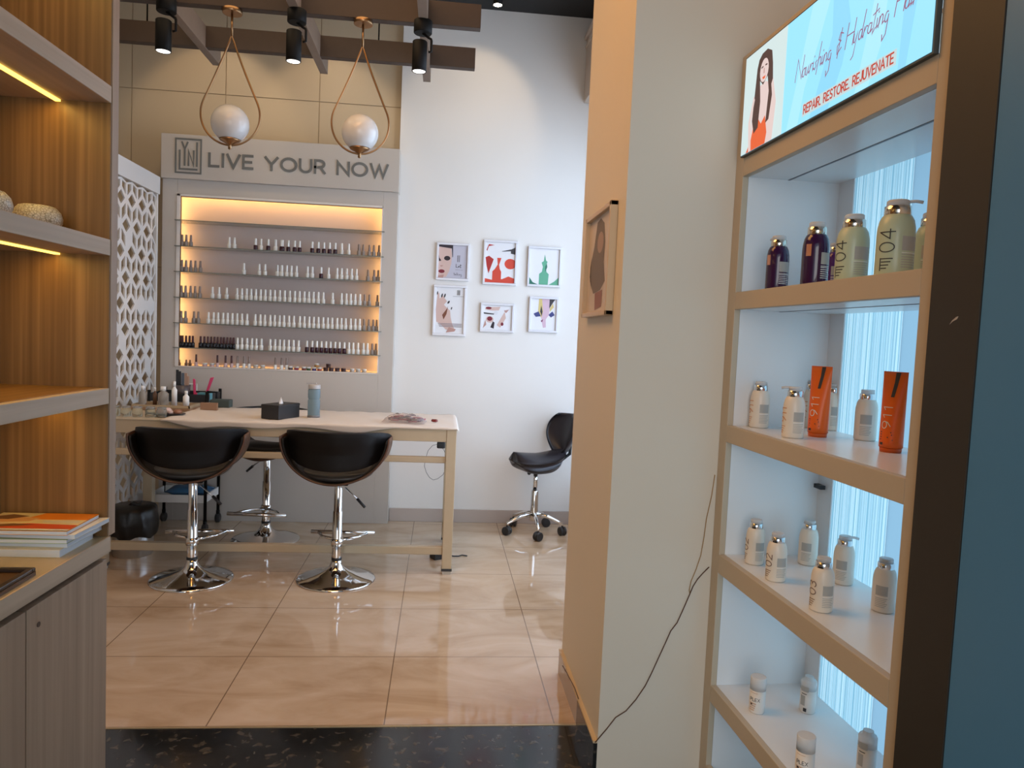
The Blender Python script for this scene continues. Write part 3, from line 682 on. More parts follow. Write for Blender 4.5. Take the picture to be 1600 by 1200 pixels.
# ------------------------------------------------------------------ bar stools
def stool():
    r = root('bar_stool', '', 'bar stool', (0,0,0))
    # local: person faces +Y, back of the stool towards -Y, shell bottom at z=.54
    mb = MB()
    mb.lathe([(.212, 0), (.214, .004), (.208, .010), (.17, .020), (.11, .034), (.065, .050), (.04, .072), (.030, .095), (.028, .11)], n=48); mb.build('base_plate', CHROME, r)
    mb = MB(); mb.lathe([(.028, .10), (.028, .125)], n=24); mb.build('rubber_collar', BLACKP, r)
    mb = MB(); mb.lathe([(.026, .125), (.026, .38), (.022, .382), (.022, .54)], n=28, cap=False); mb.build('gas_column', CHROME, r)
    mb = MB(); z = .21
    mb.tube([(.0, .03, z), (-.10, .10, z), (-.14, .19, z)], .009, 8); mb.tube([(.0, .03, z), (.10, .10, z), (.14, .19, z)], .009, 8)
    mb.tube([(-.18, .19, z), (.18, .19, z)], .012, 10); mb.lathe([(.034, z-.02), (.034, z+.02)], n=20); mb.build('footrest', CHROME, r)
    mb = MB(); mb.box(-.06, .06, -.07, .07, .535, .555); mb.build('seat_bracket', BLACKM, r, bevel=.004)
    mb = MB(); mb.rod((.04, -.02, .515), (.115, -.06, .46), .004, 8); lv = mb.build('lever', STEEL, r)
    mb = MB(); mb.rod((.11, -.057, .464), (.155, -.08, .425), .008, 10); mb.build('lever_grip', BLACKP, lv)
    # bentwood shell: bowl strip running arm to arm under the seat
    def U(t):   # t -1..1
        a = t*math.radians(90); return (.280*math.sin(a), .556+.25*(1-math.cos(a)))
    def grid(fn, n, m, mbx):
        vs = []; fs = []
        for i in range(n+1):
            for j in range(m+1): vs.append(fn(-1+2*i/n, -1+2*j/m))
        for i in range(n):
            for j in range(m): a = i*(m+1)+j; fs.append((a, a+m+1, a+m+2, a+1))
        mbx.add(vs, fs, True)
    def shell(t, s):
        x, z = U(t); wd = .205-.13*abs(t)**1.7; y0 = -.02-.07*abs(t)**2
        sag = .02*(1-t*t)*(-1 if s > .8 else 1)*max(0, abs(s)-.6)/.4
        return (x, y0+s*wd, z+sag*.6)
    mb = MB(); grid(shell, 40, 10, mb); o = mb.build('bentwood_shell', WALN, r, solid=.009)
    def inner(t, s):
        t *= .97; x, z = U(t); a = t*math.radians(90); wd = .200-.125*abs(t)**1.7; y0 = -.02-.07*abs(t)**2
        off = .0115; return (x-off*math.sin(a), y0+s*wd, z+off*math.cos(a)+.000)
    mb = MB(); grid(inner, 40, 10, mb); mb.build('shell_lining', LEATH, r, solid=.011)
    # seat cushion
    mb = MB(); prof = []
    vs = []; fs = []; n = 28
    for k, (sc, z) in enumerate(((.90, .572), (1.0, .582), (1.0, .598), (.93, .608), (.6, .613), (0.001, .614))):
        for i in range(n):
            a = 2*PI*i/n; c, s_ = math.cos(a), math.sin(a); e = 2/3.2
            x = .19*sc*math.copysign(abs(c)**e, c); y = .185*sc*math.copysign(abs(s_)**e, s_)
            vs.append((x, y-.01, z+.12*x*x/.19))
    for k in range(5):
        for i in range(n): i2 = (i+1) % n; fs.append((k*n+i, k*n+i2, (k+1)*n+i2, (k+1)*n+i))
    fs.append(tuple(range(n))[::-1]); mb.add(vs, fs, True); mb.build('seat_cushion', mat('glossy_dark_brown_leatherette', (.035, .030, .027), .36), r)
    # wrap-around backrest: band curved in plan, deep in the middle, narrowing to the arms
    def back(t, s):
        a = t*math.radians(86); x = .268*math.sin(a); y = -.02-.215*math.cos(a)**1.0+.03
        top = .842-.012*t*t-.03*abs(t)**8; bot = .636+.135*abs(t)**2.2
        lean = -.03*(1-abs(t))*(1 if s > 0 else .3)
        return (x, y+lean*(s+1)/2, (top+bot)/2+s*(top-bot)/2)
    mb = MB(); grid(back, 44, 8, mb); o = mb.build('backrest', LEATH, r, solid=.030)
    b = o.modifiers.new('bv', 'BEVEL'); b.width = .010; b.segments = 3; b.limit_method = 'ANGLE'; b.angle_limit = 1.0
    return r
st = stool()
b1 = on(299.5, 905, 0); b2 = on(525, 905, 0); b3 = on(415, 843, 0)
st.location = (b1.x, b1.y, 0); st.rotation_euler.z = math.radians(6)
st['label'] = 'black bentwood bar stool with chrome base, left one in front of the table'; st['group'] = 'bar stools at the manicure table'
s2 = copy_tree(st); s2.location = (b2.x, b2.y, 0); s2.rotation_euler.z = math.radians(-2); s2['label'] = 'black bentwood bar stool with chrome base, right one in front of the table'
s3 = copy_tree(st); s3.location = (b3.x, min(b3.y, 4.93), 0); s3.rotation_euler.z = math.radians(176); s3['label'] = 'black bentwood bar stool tucked in on the far side of the table'

# ------------------------------------------------------------------ saddle chair
q = at(833, 826, 2, 0); SY = 5.03
r = root('saddle_chair', 'black saddle seat chair with chrome five-wheel base by the back wall', 'chair', (at(833, 826, 1, SY).x, SY, 0))
r.rotation_euler.z = math.radians(24)
for k in range(5):
    a = math.radians(-90+72*k+2-24); dx, dy = math.cos(a), math.sin(a); R_ = .205
    mb = MB(); mb.tube([(dx*.02, dy*.02, .135), (dx*.10, dy*.10, .125), (dx*R_, dy*R_, .082), (dx*R_, dy*R_, .06)], [.018, .014, .010, .008], 10); lg = mb.build('base_leg', CHROME, r)
    mb = MB(); mb.M = Matrix.Translation((dx*R_, dy*R_, .031)) @ Matrix.Rotation(a+.6, 4, 'Z') @ Matrix.Rotation(PI/2, 4, 'Y')
    mb.lathe([(.026, -.024), (.031, -.020), (.031, -.006), (.02, -.004), (.02, .004), (.031, .006), (.031, .020), (.026, .024)], n=20); mb.build('caster', BLACKP, lg)
mb = MB(); mb.lathe([(.03, .09), (.028, .14), (.026, .30), (.024, .305)], n=24); mb.lathe([(.016, .305), (.016, .44)], n=20); mb.build('gas_column', CHROME, r)
mb = MB(); mb.lathe([(.034, .43), (.045, .455), (.06, .48)], n=20); mb.rod((-.02, 0, .45), (-.07, -.02, .43), .012); mb.build('tilt_mechanism', BLACKP, r)
mb = MB(); n, m = 30, 18
def saddle(u, v):  # u along x (front at -x), v across y
    w = .19*(1-.22*((u+1)/2 if u > -1 else 0))*math.sqrt(max(0, 1-abs(u)**2.8))
    x = u*.205+.015; y = v*w
    z = .548+.034*u*u*(1 if u > 0 else .1)-.006*(1-u*u)+.022*(1-v*v)*(1-.5*u) - .035*v*v*(1-u)*.5
    return (x, y, z)
vs = []; fs = []
for i in range(n+1):
    for j in range(m+1):
        vs.append(saddle(-1+2*i/n, -1+2*j/m))
K = len(vs)
for i in range(n+1):
    for j in range(m+1):
        x, y, z = saddle(-1+2*i/n, -1+2*j/m); v = -1+2*j/m; u = -1+2*i/n
        vs.append((x*.9, y*.9, z-.125*(math.sqrt(max(0, 1-v*v*.9)))*(max(.0, 1-abs(u)**4))**.5-.012))
for i in range(n):
    for j in range(m):
        a = i*(m+1)+j; fs.append((a, a+m+1, a+m+2, a+1)); fs.append((K+a, K+a+1, K+a+m+2, K+a+m+1))
for i in range(n):
    for j in (0, m): a = i*(m+1)+j; f = (a, K+a, K+a+m+1, a+m+1); fs.append(f if j else f[::-1])
for j in range(m):
    for i in (0, n): a = i*(m+1)+j; f = (a, a+1, K+a+1, K+a); fs.append(f)
mb.add(vs, fs, True); mb.build('saddle_seat', LEATH2, r)
mb = MB(); vs = []; fs = []; n, m = 20, 16
for side in (0, 1):
    for i in range(n+1):
        for j in range(m+1):
            s = -1+2*i/n; v = -1+2*j/m; z = .700+.135*s
            w = .155*(.30+.50*(s+1)/2+.42*math.sin(PI*(s+1)/2))*math.sqrt(max(0, 1-max(0, s)**4*.6))
            y = v*w*1.1; x = .275-.075*v*v-.045*(1-(s*.9)**2)*.5+.03*s + (0 if side == 0 else .035*math.sqrt(max(0, (1-v*v)*(1-s*s*.96))))
            vs.append((x, y, z))
K = (n+1)*(m+1)
for i in range(n):
    for j in range(m):
        a = i*(m+1)+j; fs.append((a, a+1, a+m+2, a+m+1)); fs.append((K+a, K+a+m+1, K+a+m+2, K+a+1))
for i in range(n):
    for j in (0, m): a = i*(m+1)+j; fs.append((a, a+m+1, K+a+m+1, K+a))
for j in range(m):
    for i in (0, n): a = i*(m+1)+j; fs.append((a, a+1, K+a+1, K+a))
mb.add(vs, fs, True); mb.build('backrest', LEATH2, r, solid=.012)
mb = MB(); mb.tube([(.05, 0, .49), (.20, 0, .50), (.28, 0, .55), (.285, 0, .66)], .012, 8); mb.build('back_support', BLACKM, r)

# ------------------------------------------------------------------ pictures
def artmesh(parent, shapes, W_, H_, fn):
    mats = []; mb = MB(); k = 0
    for pts, m in shapes:
        if m not in mats: mats.append(m)
        mb.m = mats.index(m); k += 1
        dz = .0004+.00012*k
        mb.poly([(p[0]*W_, p[1]*H_) for p in pts], lambda u, v, d=dz: fn(u, v, d))
    return mb, mats
def C_(name, rgb, rough=.6): return mat('print_'+name, lin(rgb), rough)
def ell(cx, cy, rx, ry, n=16, rot=0):
    out = []
    for i in range(n):
        a = 2*PI*i/n; x, y = rx*math.cos(a), ry*math.sin(a); out.append((cx+x*math.cos(rot)-y*math.sin(rot), cy+x*math.sin(rot)+y*math.cos(rot)))
    return out
def picture(corners, label, shapes, tl=None):
    (x0, y0), (x1, y1) = corners
    a = at(x0, y1, 1, YB-.014); b = at(x1, y0, 1, YB-.014)
    W_, H_ = b.x-a.x, b.z-a.z
    r = root('framed_print', label, 'picture', (a.x, YB, a.z))
    fw, d = .016, .020
    mb = MB(); mb.box(0, W_, -d, 0, 0, fw); mb.box(0, W_, -d, 0, H_-fw, H_); mb.box(0, fw, -d, 0, fw, H_-fw); mb.box(W_-fw, W_, -d, 0, fw, H_-fw); mb.build('frame', FRAMEW, r, bevel=.0025)
    mb = MB(); mb.box(fw*.9, W_-fw*.9, -.008, -.001, fw*.9, H_-fw*.9); pr = mb.build('print', PAPER, r)
    iw, ih = W_-2*fw, H_-2*fw
    def fn(u, v, w): return (fw+u, -.008-w, fw+v)
    # a pixel-free layout: all shapes in 0..1 of the print
    mb, mats = artmesh(r, shapes, iw, ih, fn)
    if tl:
        for (txt, u, v, h, wt, asp) in tl:
            ls, wd = text_lines(txt, h, asp, .2)
            m = C_('ink', (60, 58, 62))
            if m not in mats: mats.append(m)
            mb.m = mats.index(m)
            ribbons(mb, [[(p[0]+u*iw, p[1]+v*ih) for p in l] for l in ls], wt, lambda a_, b_, c_: fn(a_, b_, c_+.0016), .0002)
    mb.build('artwork', mats, pr)
skin = C_('skin', (205, 175, 165)); skind = C_('skin_shade', (180, 140, 130)); dk = C_('dark_hair', (45, 35, 42)); lip = C_('lips', (120, 30, 45)); greyp = C_('pale_grey', (186, 184, 196))
ora = C_('orange_red', (205, 70, 50)); ora2 = C_('deep_red', (170, 45, 40)); ink = C_('ink', (60, 58, 62)); wht = C_('white', (215, 215, 220)); grn = C_('green', (95, 165, 135)); grn2 = C_('deep_green', (45, 110, 90)); blu = C_('indigo', (60, 65, 120)); yel = C_('yellow', (205, 185, 120)); pnk = C_('pink', (205, 175, 190))
picture(((680.5, 381), (734.5, 437)), 'silver-framed print of a half face with dark eye and lips, upper left on the wall', [
 ([(0,0),(1,0),(1,1),(0,1)], greyp), ([(0,.02),(.28,.03),(.38,.2),(.45,.45),(.46,.7),(.42,.95),(0,1)], skin), ([(0,.94),(.45,.9),(.48,.62),(.5,.66),(.49,1),(0,1)], dk),
 (ell(.3,.6,.11,.07), dk), ([(.0,.7),(.03,.6),(.1,.52),(.02,.5)], dk), (ell(.12,.2,.11,.055), lip), ([(.06,.38),(.17,.38),(.13,.34),(.08,.34)], skind), ([(0,.06),(.2,.1),(.18,.0),(0,0)], skind), ([(.66,.5),(.68,.5),(.68,.7),(.66,.7)], ink), ([(.72,.5),(.74,.5),(.74,.7),(.72,.7)], ink), ([(.6,.26),(.86,.26),(.86,.265),(.6,.265)], ink)],
 [('L', .62, .34, .022, .003, 1), ('et', .70, .34, .022, .003, 1.2), ('talking', .55, .1, .018, .0016, .9)])
picture(((753.5, 377), (809.5, 444)), 'silver-framed print of red-orange polish bottle with splashes, upper middle on the wall', [
 ([(.0,.62),(.12,.66),(.28,.58),(.2,.4),(.12,.22),(.05,.4)], ora2), ([(.25,.05),(.55,.05),(.55,.28),(.5,.34),(.47,.45),(.54,.62),(.4,.62),(.42,.45),(.33,.34),(.25,.28)], ora), (ell(.85,.48,.2,.13), ora), ([(.0,.0),(1,.0),(1,.12),(.8,.17),(.6,.1),(.3,.06),(.0,.1)], ora), ([(.55,.78),(.85,.8),(.85,.74),(1,.72),(1,.9),(.88,.85),(.55,.79)], ink), ([(.02,.8),(.1,.95),(.3,.93),(.1,.9),(.05,.78)], ora2)])
picture(((823, 387), (878.5, 447)), 'silver-framed print of a green polish bottle, upper right on the wall', [
 ([(.33,.0),(.64,.0),(.66,.3),(.58,.36),(.55,.5),(.6,.65),(.55,.68),(.5,.85),(.47,.66),(.4,.62),(.45,.5),(.42,.36),(.33,.3)], grn), ([(.54,.36),(.6,.5),(.58,.6),(.52,.5)], grn2), ([(0,0),(.3,0),(.12,.06),(0,.2)], grn2), ([(.66,0),(1,0),(1,.22),(.85,.1)], grn)])
picture(((675, 447), (729.5, 523.5)), 'silver-framed print of hands with black nails, lower left on the wall', [
 ([(.05,.25),(.02,.5),(.06,.85),(.12,.88),(.14,.75),(.25,.82),(.4,.7),(.3,.62),(.52,.5),(.55,.35),(.62,.2),(.7,.1),(.4,.08),(.2,.2)], skin), ([(.25,.4),(.42,.55),(.45,.6),(.4,.42),(.3,.3)], C_('brown', (120, 70, 50))),
 (ell(.06,.87,.02,.04,10,-.2), ink), (ell(.22,.82,.025,.05,10,-.5), ink), (ell(.32,.82,.025,.05,10,-.5), ink), (ell(.46,.68,.025,.05,10,-1), ink), (ell(.57,.55,.02,.035,10,-.6), ink), ([(.4,.02),(.7,.05),(.75,.1),(.5,.14)], skind)] +
 [([(.12+.02*i, .22-.03*i), (.95, .22-.03*i), (.95, .205-.03*i), (.12+.02*i, .205-.03*i)], C_('grey_line', (140, 130, 135))) for i in range(3)] + [([(.75+.04*i, .84), (.77+.04*i, .84), (.77+.04*i, .95), (.75+.04*i, .95)], ink) for i in range(3)]+[([(.6,.81),(.98,.81),(.98,.815),(.6,.815)], ink)])
picture(((749.5, 475), (804, 518)), 'silver-framed landscape print of red lips, nails and make-up, lower middle on the wall', [
 (ell(.25,.42,.13,.13), skin), (ell(.25,.45,.09,.09), lip), ([(.1,.9),(.6,.95),(.55,.8),(.3,.78),(.08,.82)], skin), ([(.28,.1),(.36,.35),(.42,.3),(.4,.05)], dk), ([(.02,.05),(.1,.4),(.14,.2)], skind), ([(.5,.2),(.75,.75),(.8,.5),(.62,.1)], skin), (ell(.68,.25,.05,.07), lip), ([(.03,.7),(.4,.66),(.38,.62),(.05,.64)], ink), (ell(.2,.88,.1,.05), lip), ([(.72,.8),(.9,.85),(.8,.7)], skind), (ell(.45,.7,.07,.08), wht)])
picture(((825, 465), (873.5, 518.5)), 'silver-framed print of a pink hand among indigo and yellow petals, lower right on the wall', [
 ([(.35,1),(.75,1),(.72,.5),(.6,.35),(.62,.1),(.5,.08),(.44,.3),(.4,.45),(.42,.7)], pnk), ([(.3,1),(.42,1),(.48,.6),(.42,.4),(.28,.55)], yel), ([(.4,.8),(.46,.6),(.44,.45),(.36,.6)], ink), ([(.7,.5),(.85,.62),(.95,.5),(.8,.42)], blu), ([(.72,.7),(.9,.95),(.95,1),(.72,1)], ink), ([(.75,.6),(.9,.75),(.86,.88),(.74,.7)], yel), ([(.1,.52),(.3,.6),(.4,.45),(.2,.42)], blu), ([(.4,.3),(.5,.36),(.46,.25)], C_('wine', (120, 60, 90)))])
# picture hanging on the pillar side facing the room
xf = PX-.002
c1 = at(917, 340, 0, xf-.02); c2 = at(950, 317, 0, xf-.02)
ya, yb_ = at(947, 490, 0, xf-.02).y, c1.y; za, zb_ = at(946, 492, 0, xf-.02).z, c2.z
r = root('framed_sketch', 'portrait sketch in a tan-lit silver-white frame, hanging on the tan side of the pillar', 'picture', (PX, 0, 0))
mb = MB(); fw = .016; mb.box(-.025, -.0, ya, yb_, za, za+fw); mb.box(-.025, 0, ya, yb_, zb_-fw, zb_); mb.box(-.025, 0, ya, ya+fw, za, zb_); mb.box(-.025, 0, yb_-fw, yb_, za, zb_)
mb.build('frame', mat('silver_frame_lit_tan', (.60, .45, .28), .4), r, bevel=.002)  # silver-white frame, the warm light on it put into a tan colour
mb = MB(); mb.box(-.010, -.001, ya+.01, yb_-.01, za+.01, zb_-.01); pr = mb.build('print', mat('sketch_paper', (.60, .52, .46), .5), r)
fy = lambda u, v, w: (-.010-w, yb_-fw-u, za+fw+v)
mb, mats = artmesh(r, [
 ([(.35,.95),(.5,.97),(.65,.9),(.72,.7),(.7,.5),(.78,.3),(.6,.22),(.3,.2),(.12,.35),(.1,.5),(.25,.7)], C_('sketch_hair', (120, 108, 98))),
 (ell(.52,.72,.13,.11), C_('sketch_face', (168, 142, 128))), ([(.15,.62),(.1,.4),(.2,.25),(.14,.45)], C_('sketch_dark', (70, 62, 58))), ([(.38,.2),(.7,.22),(.68,.05),(.4,.02)], C_('sketch_rose', (150, 108, 100)))],
 yb_-ya-2*fw, zb_-za-2*fw, fy)
mb.build('artwork', mats, pr)

# ------------------------------------------------------------------ right: built-in display case
CA = math.radians(-1.85); CP = (.878, 2.2)
caser = root('display_case', 'tall white shelving case with pale frame built beside the pillar', 'display case', (CP[0], CP[1], 0), -CA)
def cw(x, y, z): # case local -> world
    return Vector((CP[0]+x*math.cos(CA)+y*math.sin(CA), CP[1]-x*math.sin(CA)+y*math.cos(CA), z))
L0, L1 = -.052, -.878; OUT = -.923; D = .31; FT = .018
zsh = [(.258, .310), (.669, .727), (1.078, 1.130), (1.483, 1.535)]
mb = MB()
mb.box(-.001, FT, L0, 0, 0, 2.246); mb.box(-.001, FT, OUT, L1, 0, 2.246)
for a, b in zsh: mb.box(-.001, FT, L1, L0, a, b)
mb.box(-.001, FT, L1, L0, 1.880, 1.936); mb.box(-.001, FT, L1, L0, 2.222, 2.246); mb.box(-.001, FT, L1, L0, 0, .05)
mb.build('face_frame', FRAMEP, caser, bevel=.0015)
mb = MB(); mb.box(FT, D, L0, L0+.018, 0, 2.246); mb.box(FT, D, L1-.018, L1, 0, 2.246); mb.box(FT, D, L1, L0, 2.228, 2.246); mb.build('side_panel', LAM_W, caser)
for a, b in zsh+[(1.88, 1.936)]:
    mb = MB(); mb.box(FT, D, L1, L0, a, b); sh = mb.build('shelf', LAM_W, caser)
    if a > .3:
        mb = MB(); mb.box(.143, .150, L1+.03, L0-.0, a-.001, a+.004); mb.build('light_channel', mat('channel_grey', (.16, .18, .22), .5), sh)
# back: solid strips and a fluted translucent pane
mb = MB(); mb.box(D, D+.012, -.130, L0, 0, 2.0); mb.box(D, D+.012, L1, -.66, 0, 2.0)
mb.build('back_panel', LAM_W, caser)
def fluted():
    m = bpy.data.materials.new('fluted_frosted_glass'); m.use_nodes = True; nt = m.node_tree; L = nt.links.new
    nt.nodes.remove(nt.nodes['Principled BSDF']); out = nt.nodes['Material Output']
    tc = nt.nodes.new('ShaderNodeTexCoord'); sx = nt.nodes.new('ShaderNodeSeparateXYZ'); L(tc.outputs['Object'], sx.inputs[0])
    mu = nt.nodes.new('ShaderNodeMath'); mu.operation = 'MULTIPLY'; mu.inputs[1].default_value = 150
    n = nt.nodes.new('ShaderNodeTexNoise'); n.noise_dimensions = '1D'; n.inputs['Scale'].default_value = 1.0; n.inputs['Detail'].default_value = 3
    L(sx.outputs['Y'], mu.inputs[0]); L(mu.outputs[0], n.inputs['W'])
    r = nt.nodes.new('ShaderNodeValToRGB'); e = r.color_ramp.elements; e[0].position = .35; e[0].color = (.18, .34, .42, 1); e[1].position = .65; e[1].color = (.40, .54, .60, 1); L(n.outputs['Fac'], r.inputs[0])
    t = nt.nodes.new('ShaderNodeBsdfTranslucent'); g = nt.nodes.new('ShaderNodeBsdfGlossy'); g.inputs['Roughness'].default_value = .2
    mx = nt.nodes.new('ShaderNodeMixShader'); mx.inputs[0].default_value = .08
    L(r.outputs[0], t.inputs[0]); L(t.outputs[0], mx.inputs[1]); L(g.outputs[0], mx.inputs[2]); L(mx.outputs[0], out.inputs[0])
    return m
FLUT = fluted()
mb = MB()
y = -.39; k = 0
while y < -.131:
    w = .0105; pts = []
    for i in range(7): a = PI*i/6; pts.append((D+.006-.003*math.sin(a), y+w*i/6))
    vs = [(p[0], p[1], z) for z in (.0, 2.0) for p in pts]; mb.add(vs, [(i, i+1, 8+i, 7+i) for i in range(6)], True)
    y += w
mb.build('fluted_pane', FLUT, caser)
mb = MB(); mb.box(D+.004, D+.008, -.66, -.39, 0, 2.0)
mb.build('frosted_pane', mat('frosted_pane', (.80, .90, .95), .5, trans=0), caser)
MATS['frosted_pane'].node_tree.nodes['Principled BSDF'].inputs['Subsurface Weight'].default_value = 0
nt = MATS['frosted_pane'].node_tree; tb = nt.nodes.new('ShaderNodeBsdfTranslucent'); tb.inputs[0].default_value = (.42, .52, .58, 1); nt.links.new(tb.outputs[0], nt.nodes['Material Output'].inputs[0])
# small black hinge clip on the back edge
mb = MB(); mb.box(D-.02, D-.002, -.075, -.062, .945, .957); mb.box(D-.02, D-.004, -.10, -.062, .945, .957); mb.build('black_clip', BLACKP, caser)
light('case_window_daylight', 'AREA', tuple(cw(.62, -.4, 1.0)), 10, (.72, .90, 1.0), tuple(cw(0, -.4, 1.0)), shape='RECTANGLE', size=1.0, size_y=2.0)

# backlit header sign
sign = root('lightbox_sign', 'backlit pale blue hair care advert above the open shelves of the display case', 'sign', (CP[0], CP[1], 0), -CA)
sy0, sy1, sz0, sz1 = L0, L1, 1.934, 2.224
mb = MB(); mb.box(-.012, -.001, sy1, sy0, sz0, sz1); mb.build('lightbox_frame', mat('lightbox_edge', (.06, .07, .07), .4), sign)
SW, SH = sy0-sy1-.008, sz1-sz0-.008
fs_ = lambda u, v, w: (-.0125-w, sy0-.004-u, sz0+.004+v)
def e2(name, rgb, s=1.0): return em('lit_'+name, lin(rgb), s)
sb = e2('blue', (150, 226, 255), 1.0); sb2 = e2('blue_dark', (138, 214, 246), 1.0); sb3 = e2('blue_light', (168, 232, 255), 1.0)
sg = e2('pale', (205, 224, 224)); sor = e2('orange', (225, 95, 50)); shr = e2('hair', (72, 50, 48)); ssk = e2('skin', (222, 200, 196)); sred = e2('red', (185, 60, 48)); spk = e2('script', (140, 92, 125)); sbg = e2('label', (205, 205, 205)); ssh = e2('skin_shade', (190, 150, 145))
def blk(pts): return pts
_w = lambda pts: [(p[0]*1.85, p[1]) for p in pts]
shapes = [([(0,0),(1,0),(1,1),(0,1)], sb), ([(.33,0),(.40,0),(.43,.3),(.50,.65),(.56,1),(.45,1),(.38,.4)], sb3), ([(.47,0),(.57,.0),(.63,.3),(.66,.6),(.62,1),(.56,1),(.57,.6)], sb2), ([(.70,0),(.76,0),(.81,.3),(.82,.6),(.79,1),(.75,.5)], sb3), ([(.88,0),(.91,0),(.94,.5),(.91,1),(.89,.5)], sb2),
 ([(0,0),(.30,0),(.30,1),(0,1)], sg)] + [(_w(p_), m_) for p_, m_ in [
 ([(.035,0),(.125,0),(.13,.3),(.115,.55),(.09,.62),(.05,.6),(.04,.35)], ssk),
 ([(.022,0),(.10,0),(.105,.1),(.095,.28),(.08,.22),(.065,.3),(.05,.24),(.04,.1)], sor),
 ([(.058,.88),(.07,.92),(.09,.93),(.108,.88),(.114,.75),(.120,.5),(.110,.22),(.098,.2),(.104,.5),(.096,.66),(.079,.60),(.066,.66),(.072,.45),(.068,.2),(.052,.16),(.042,.3),(.048,.6),(.052,.8)], shr),
 (ell(.081,.74,.017,.115), ssk), ([(.064,.78),(.070,.87),(.082,.885),(.094,.87),(.098,.78),(.09,.85),(.081,.865),(.072,.85)], shr), ([(.075,.68),(.088,.68),(.085,.655),(.078,.655)], sor), ([(.069,.785),(.077,.79),(.077,.775),(.069,.772)], shr), ([(.085,.79),(.093,.785),(.093,.772),(.085,.775)], shr), ([(.0795,.76),(.083,.76),(.084,.71),(.079,.71)], ssh),
 ([(.034,.0),(.028,.3),(.045,.55),(.05,.5),(.038,.3),(.044,.0)], ssk), ([(.128,.0),(.136,.35),(.12,.6),(.114,.55),(.124,.33),(.118,0)], ssk)]] + [
 ([(.43,.045),(.875,.045),(.875,.16),(.43,.16)], e2('label_tint', (190, 212, 215)))]
mb, mats = artmesh(sign, shapes, SW, SH, fs_)
def signtext(txt, u, v, h, wt, asp, m, gap=.22, shear=0, fit=None):
    ls, wd = text_lines(txt, h, asp, gap, shear)
    k = fit/wd if fit else 1
    if m not in mats: mats.append(m)
    mb.m = mats.index(m)
    ribbons(mb, [[(p[0]*k+u, p[1]+v) for p in l] for l in ls], wt, lambda a, b, c: fs_(a, b, c+.0035), .0002)
signtext('REPAIR. RESTORE. REJUVENATE', .44*SW, .068*SH, .072*SH, .0036, .9, sred, .22, 0, .425*SW)
signtext('Nourishing & Hydrating Hair', .375*SW, .40*SH, .19*SH, .0026, 1.1, spk, .05, .30, .565*SW)
mb.build('advert_print', mats, sign)

# dark post and slate blue wall towards the camera
struct(MB().box(0, 1, 0, 1, 0, 1).build('trim_2', POSTB)); o = bpy.data.objects['trim_2']
o.location = (CP[0], CP[1], 0); 
def local_box(o, x0, x1, y0, y1, z0, z1, rot):
    o.data.clear_geometry(); mbb = MB(); mbb.box(x0, x1, y0, y1, z0, z1); o.data.from_pydata(mbb.v, [], mbb.f); o.rotation_euler.z = rot
local_box(o, -.012, .30, -1.045, OUT, 0, CZ, -CA)
o = struct(MB().box(0, 1, 0, 1, 0, 1).build('wall_right_near', BLUEW)); o.location = (CP[0], CP[1], 0); local_box(o, -.010, .30, -4.6, -1.047, 0, CZ, -CA)
# marks on the dark post
q = at(1493, 503, 0, CP[0]+.02)
mb = MB(); base = at(1497, 500, 0, .905)
mb.prism([(-.011, -.008), (-.004, -.003), (.006, .001), (.009, .006), (.004, .005), (-.005, -.001)], .001, lambda u, v, w: (-.0125-w, -u, v))
o = mb.build('scuff_mark', mat('scuff', (.42, .38, .34), .7), None)
yl_ = (base.y-CP[1]); o.location = (CP[0]+.033, base.y-.0, base.z); o.rotation_euler.z = -CA
tag(o, 'small pale scuff chipped into the dark brown post', 'scuff')
# above the case
struct(bx(1.25, 1.37, -3.0, 2.19, 2.25, CZ).build('wall_right_upper', CREAM))

# ------------------------------------------------------------------ hair care bottles
PUMPC = mat('translucent_pump_cap', (.80, .82, .84), .15, trans=.35, ior=1.2)
GOLD = mat('shiny_collar', (.80, .72, .62), .12, 1.0)
SILV = mat('silver_collar', (.80, .80, .82), .12, 1.0)
CREAMB = mat('cream_bottle', (.78, .72, .63), .3); GREENB = mat('sage_green_bottle', (.50, .58, .42), .3); MINTB = mat('mint_bottle', (.42, .56, .48), .3); PURP = mat('deep_purple_bottle', (.035, .008, .05), .12, coat=.3); PURP2 = mat('violet_bottle', (.09, .03, .20), .15)
ORAN = mat('orange_tube', (.80, .13, .010), .35); LBG = mat('label_grey_print', (.42, .42, .40), .5); LBI = mat('label_black_print', (.04, .04, .045), .5); LBW = mat('label_white_print', (.8, .8, .8), .5); LBR = mat('rose_gold_foil', (.75, .38, .28), .25, .7)
LBB = mat('label_brown_print', (.20, .13, .10), .5)
def patch(mb, r_, a0, a1, z0, z1, off=.0004, n=8):
    vs = []; fs = []
    for i in range(n+1):
        a = math.radians(a0+(a1-a0)*i/n)
        for z in (z0, z1): vs.append(((r_+off)*math.cos(a), (r_+off)*math.sin(a), z))
    for i in range(n): fs.append((2*i, 2*i+2, 2*i+3, 2*i+1))
    mb.add(vs, fs, True)
def wraptext(mb, txt, r_, ang, z0, h, wt, vertical=True, asp=1.0, gap=.25):
    ls, wd = text_lines(txt, h, asp, gap)
    if vertical: fn = lambda u, v, w: ((r_+.0004+w)*math.cos(math.radians(ang)-v/r_), (r_+.0004+w)*math.sin(math.radians(ang)-v/r_), z0+u)
    else: fn = lambda u, v, w: ((r_+.0004+w)*math.cos(math.radians(ang)+u/r_), (r_+.0004+w)*math.sin(math.radians(ang)+u/r_), z0+v)
    ribbons(mb, fine(ls), wt, fn, .0003)
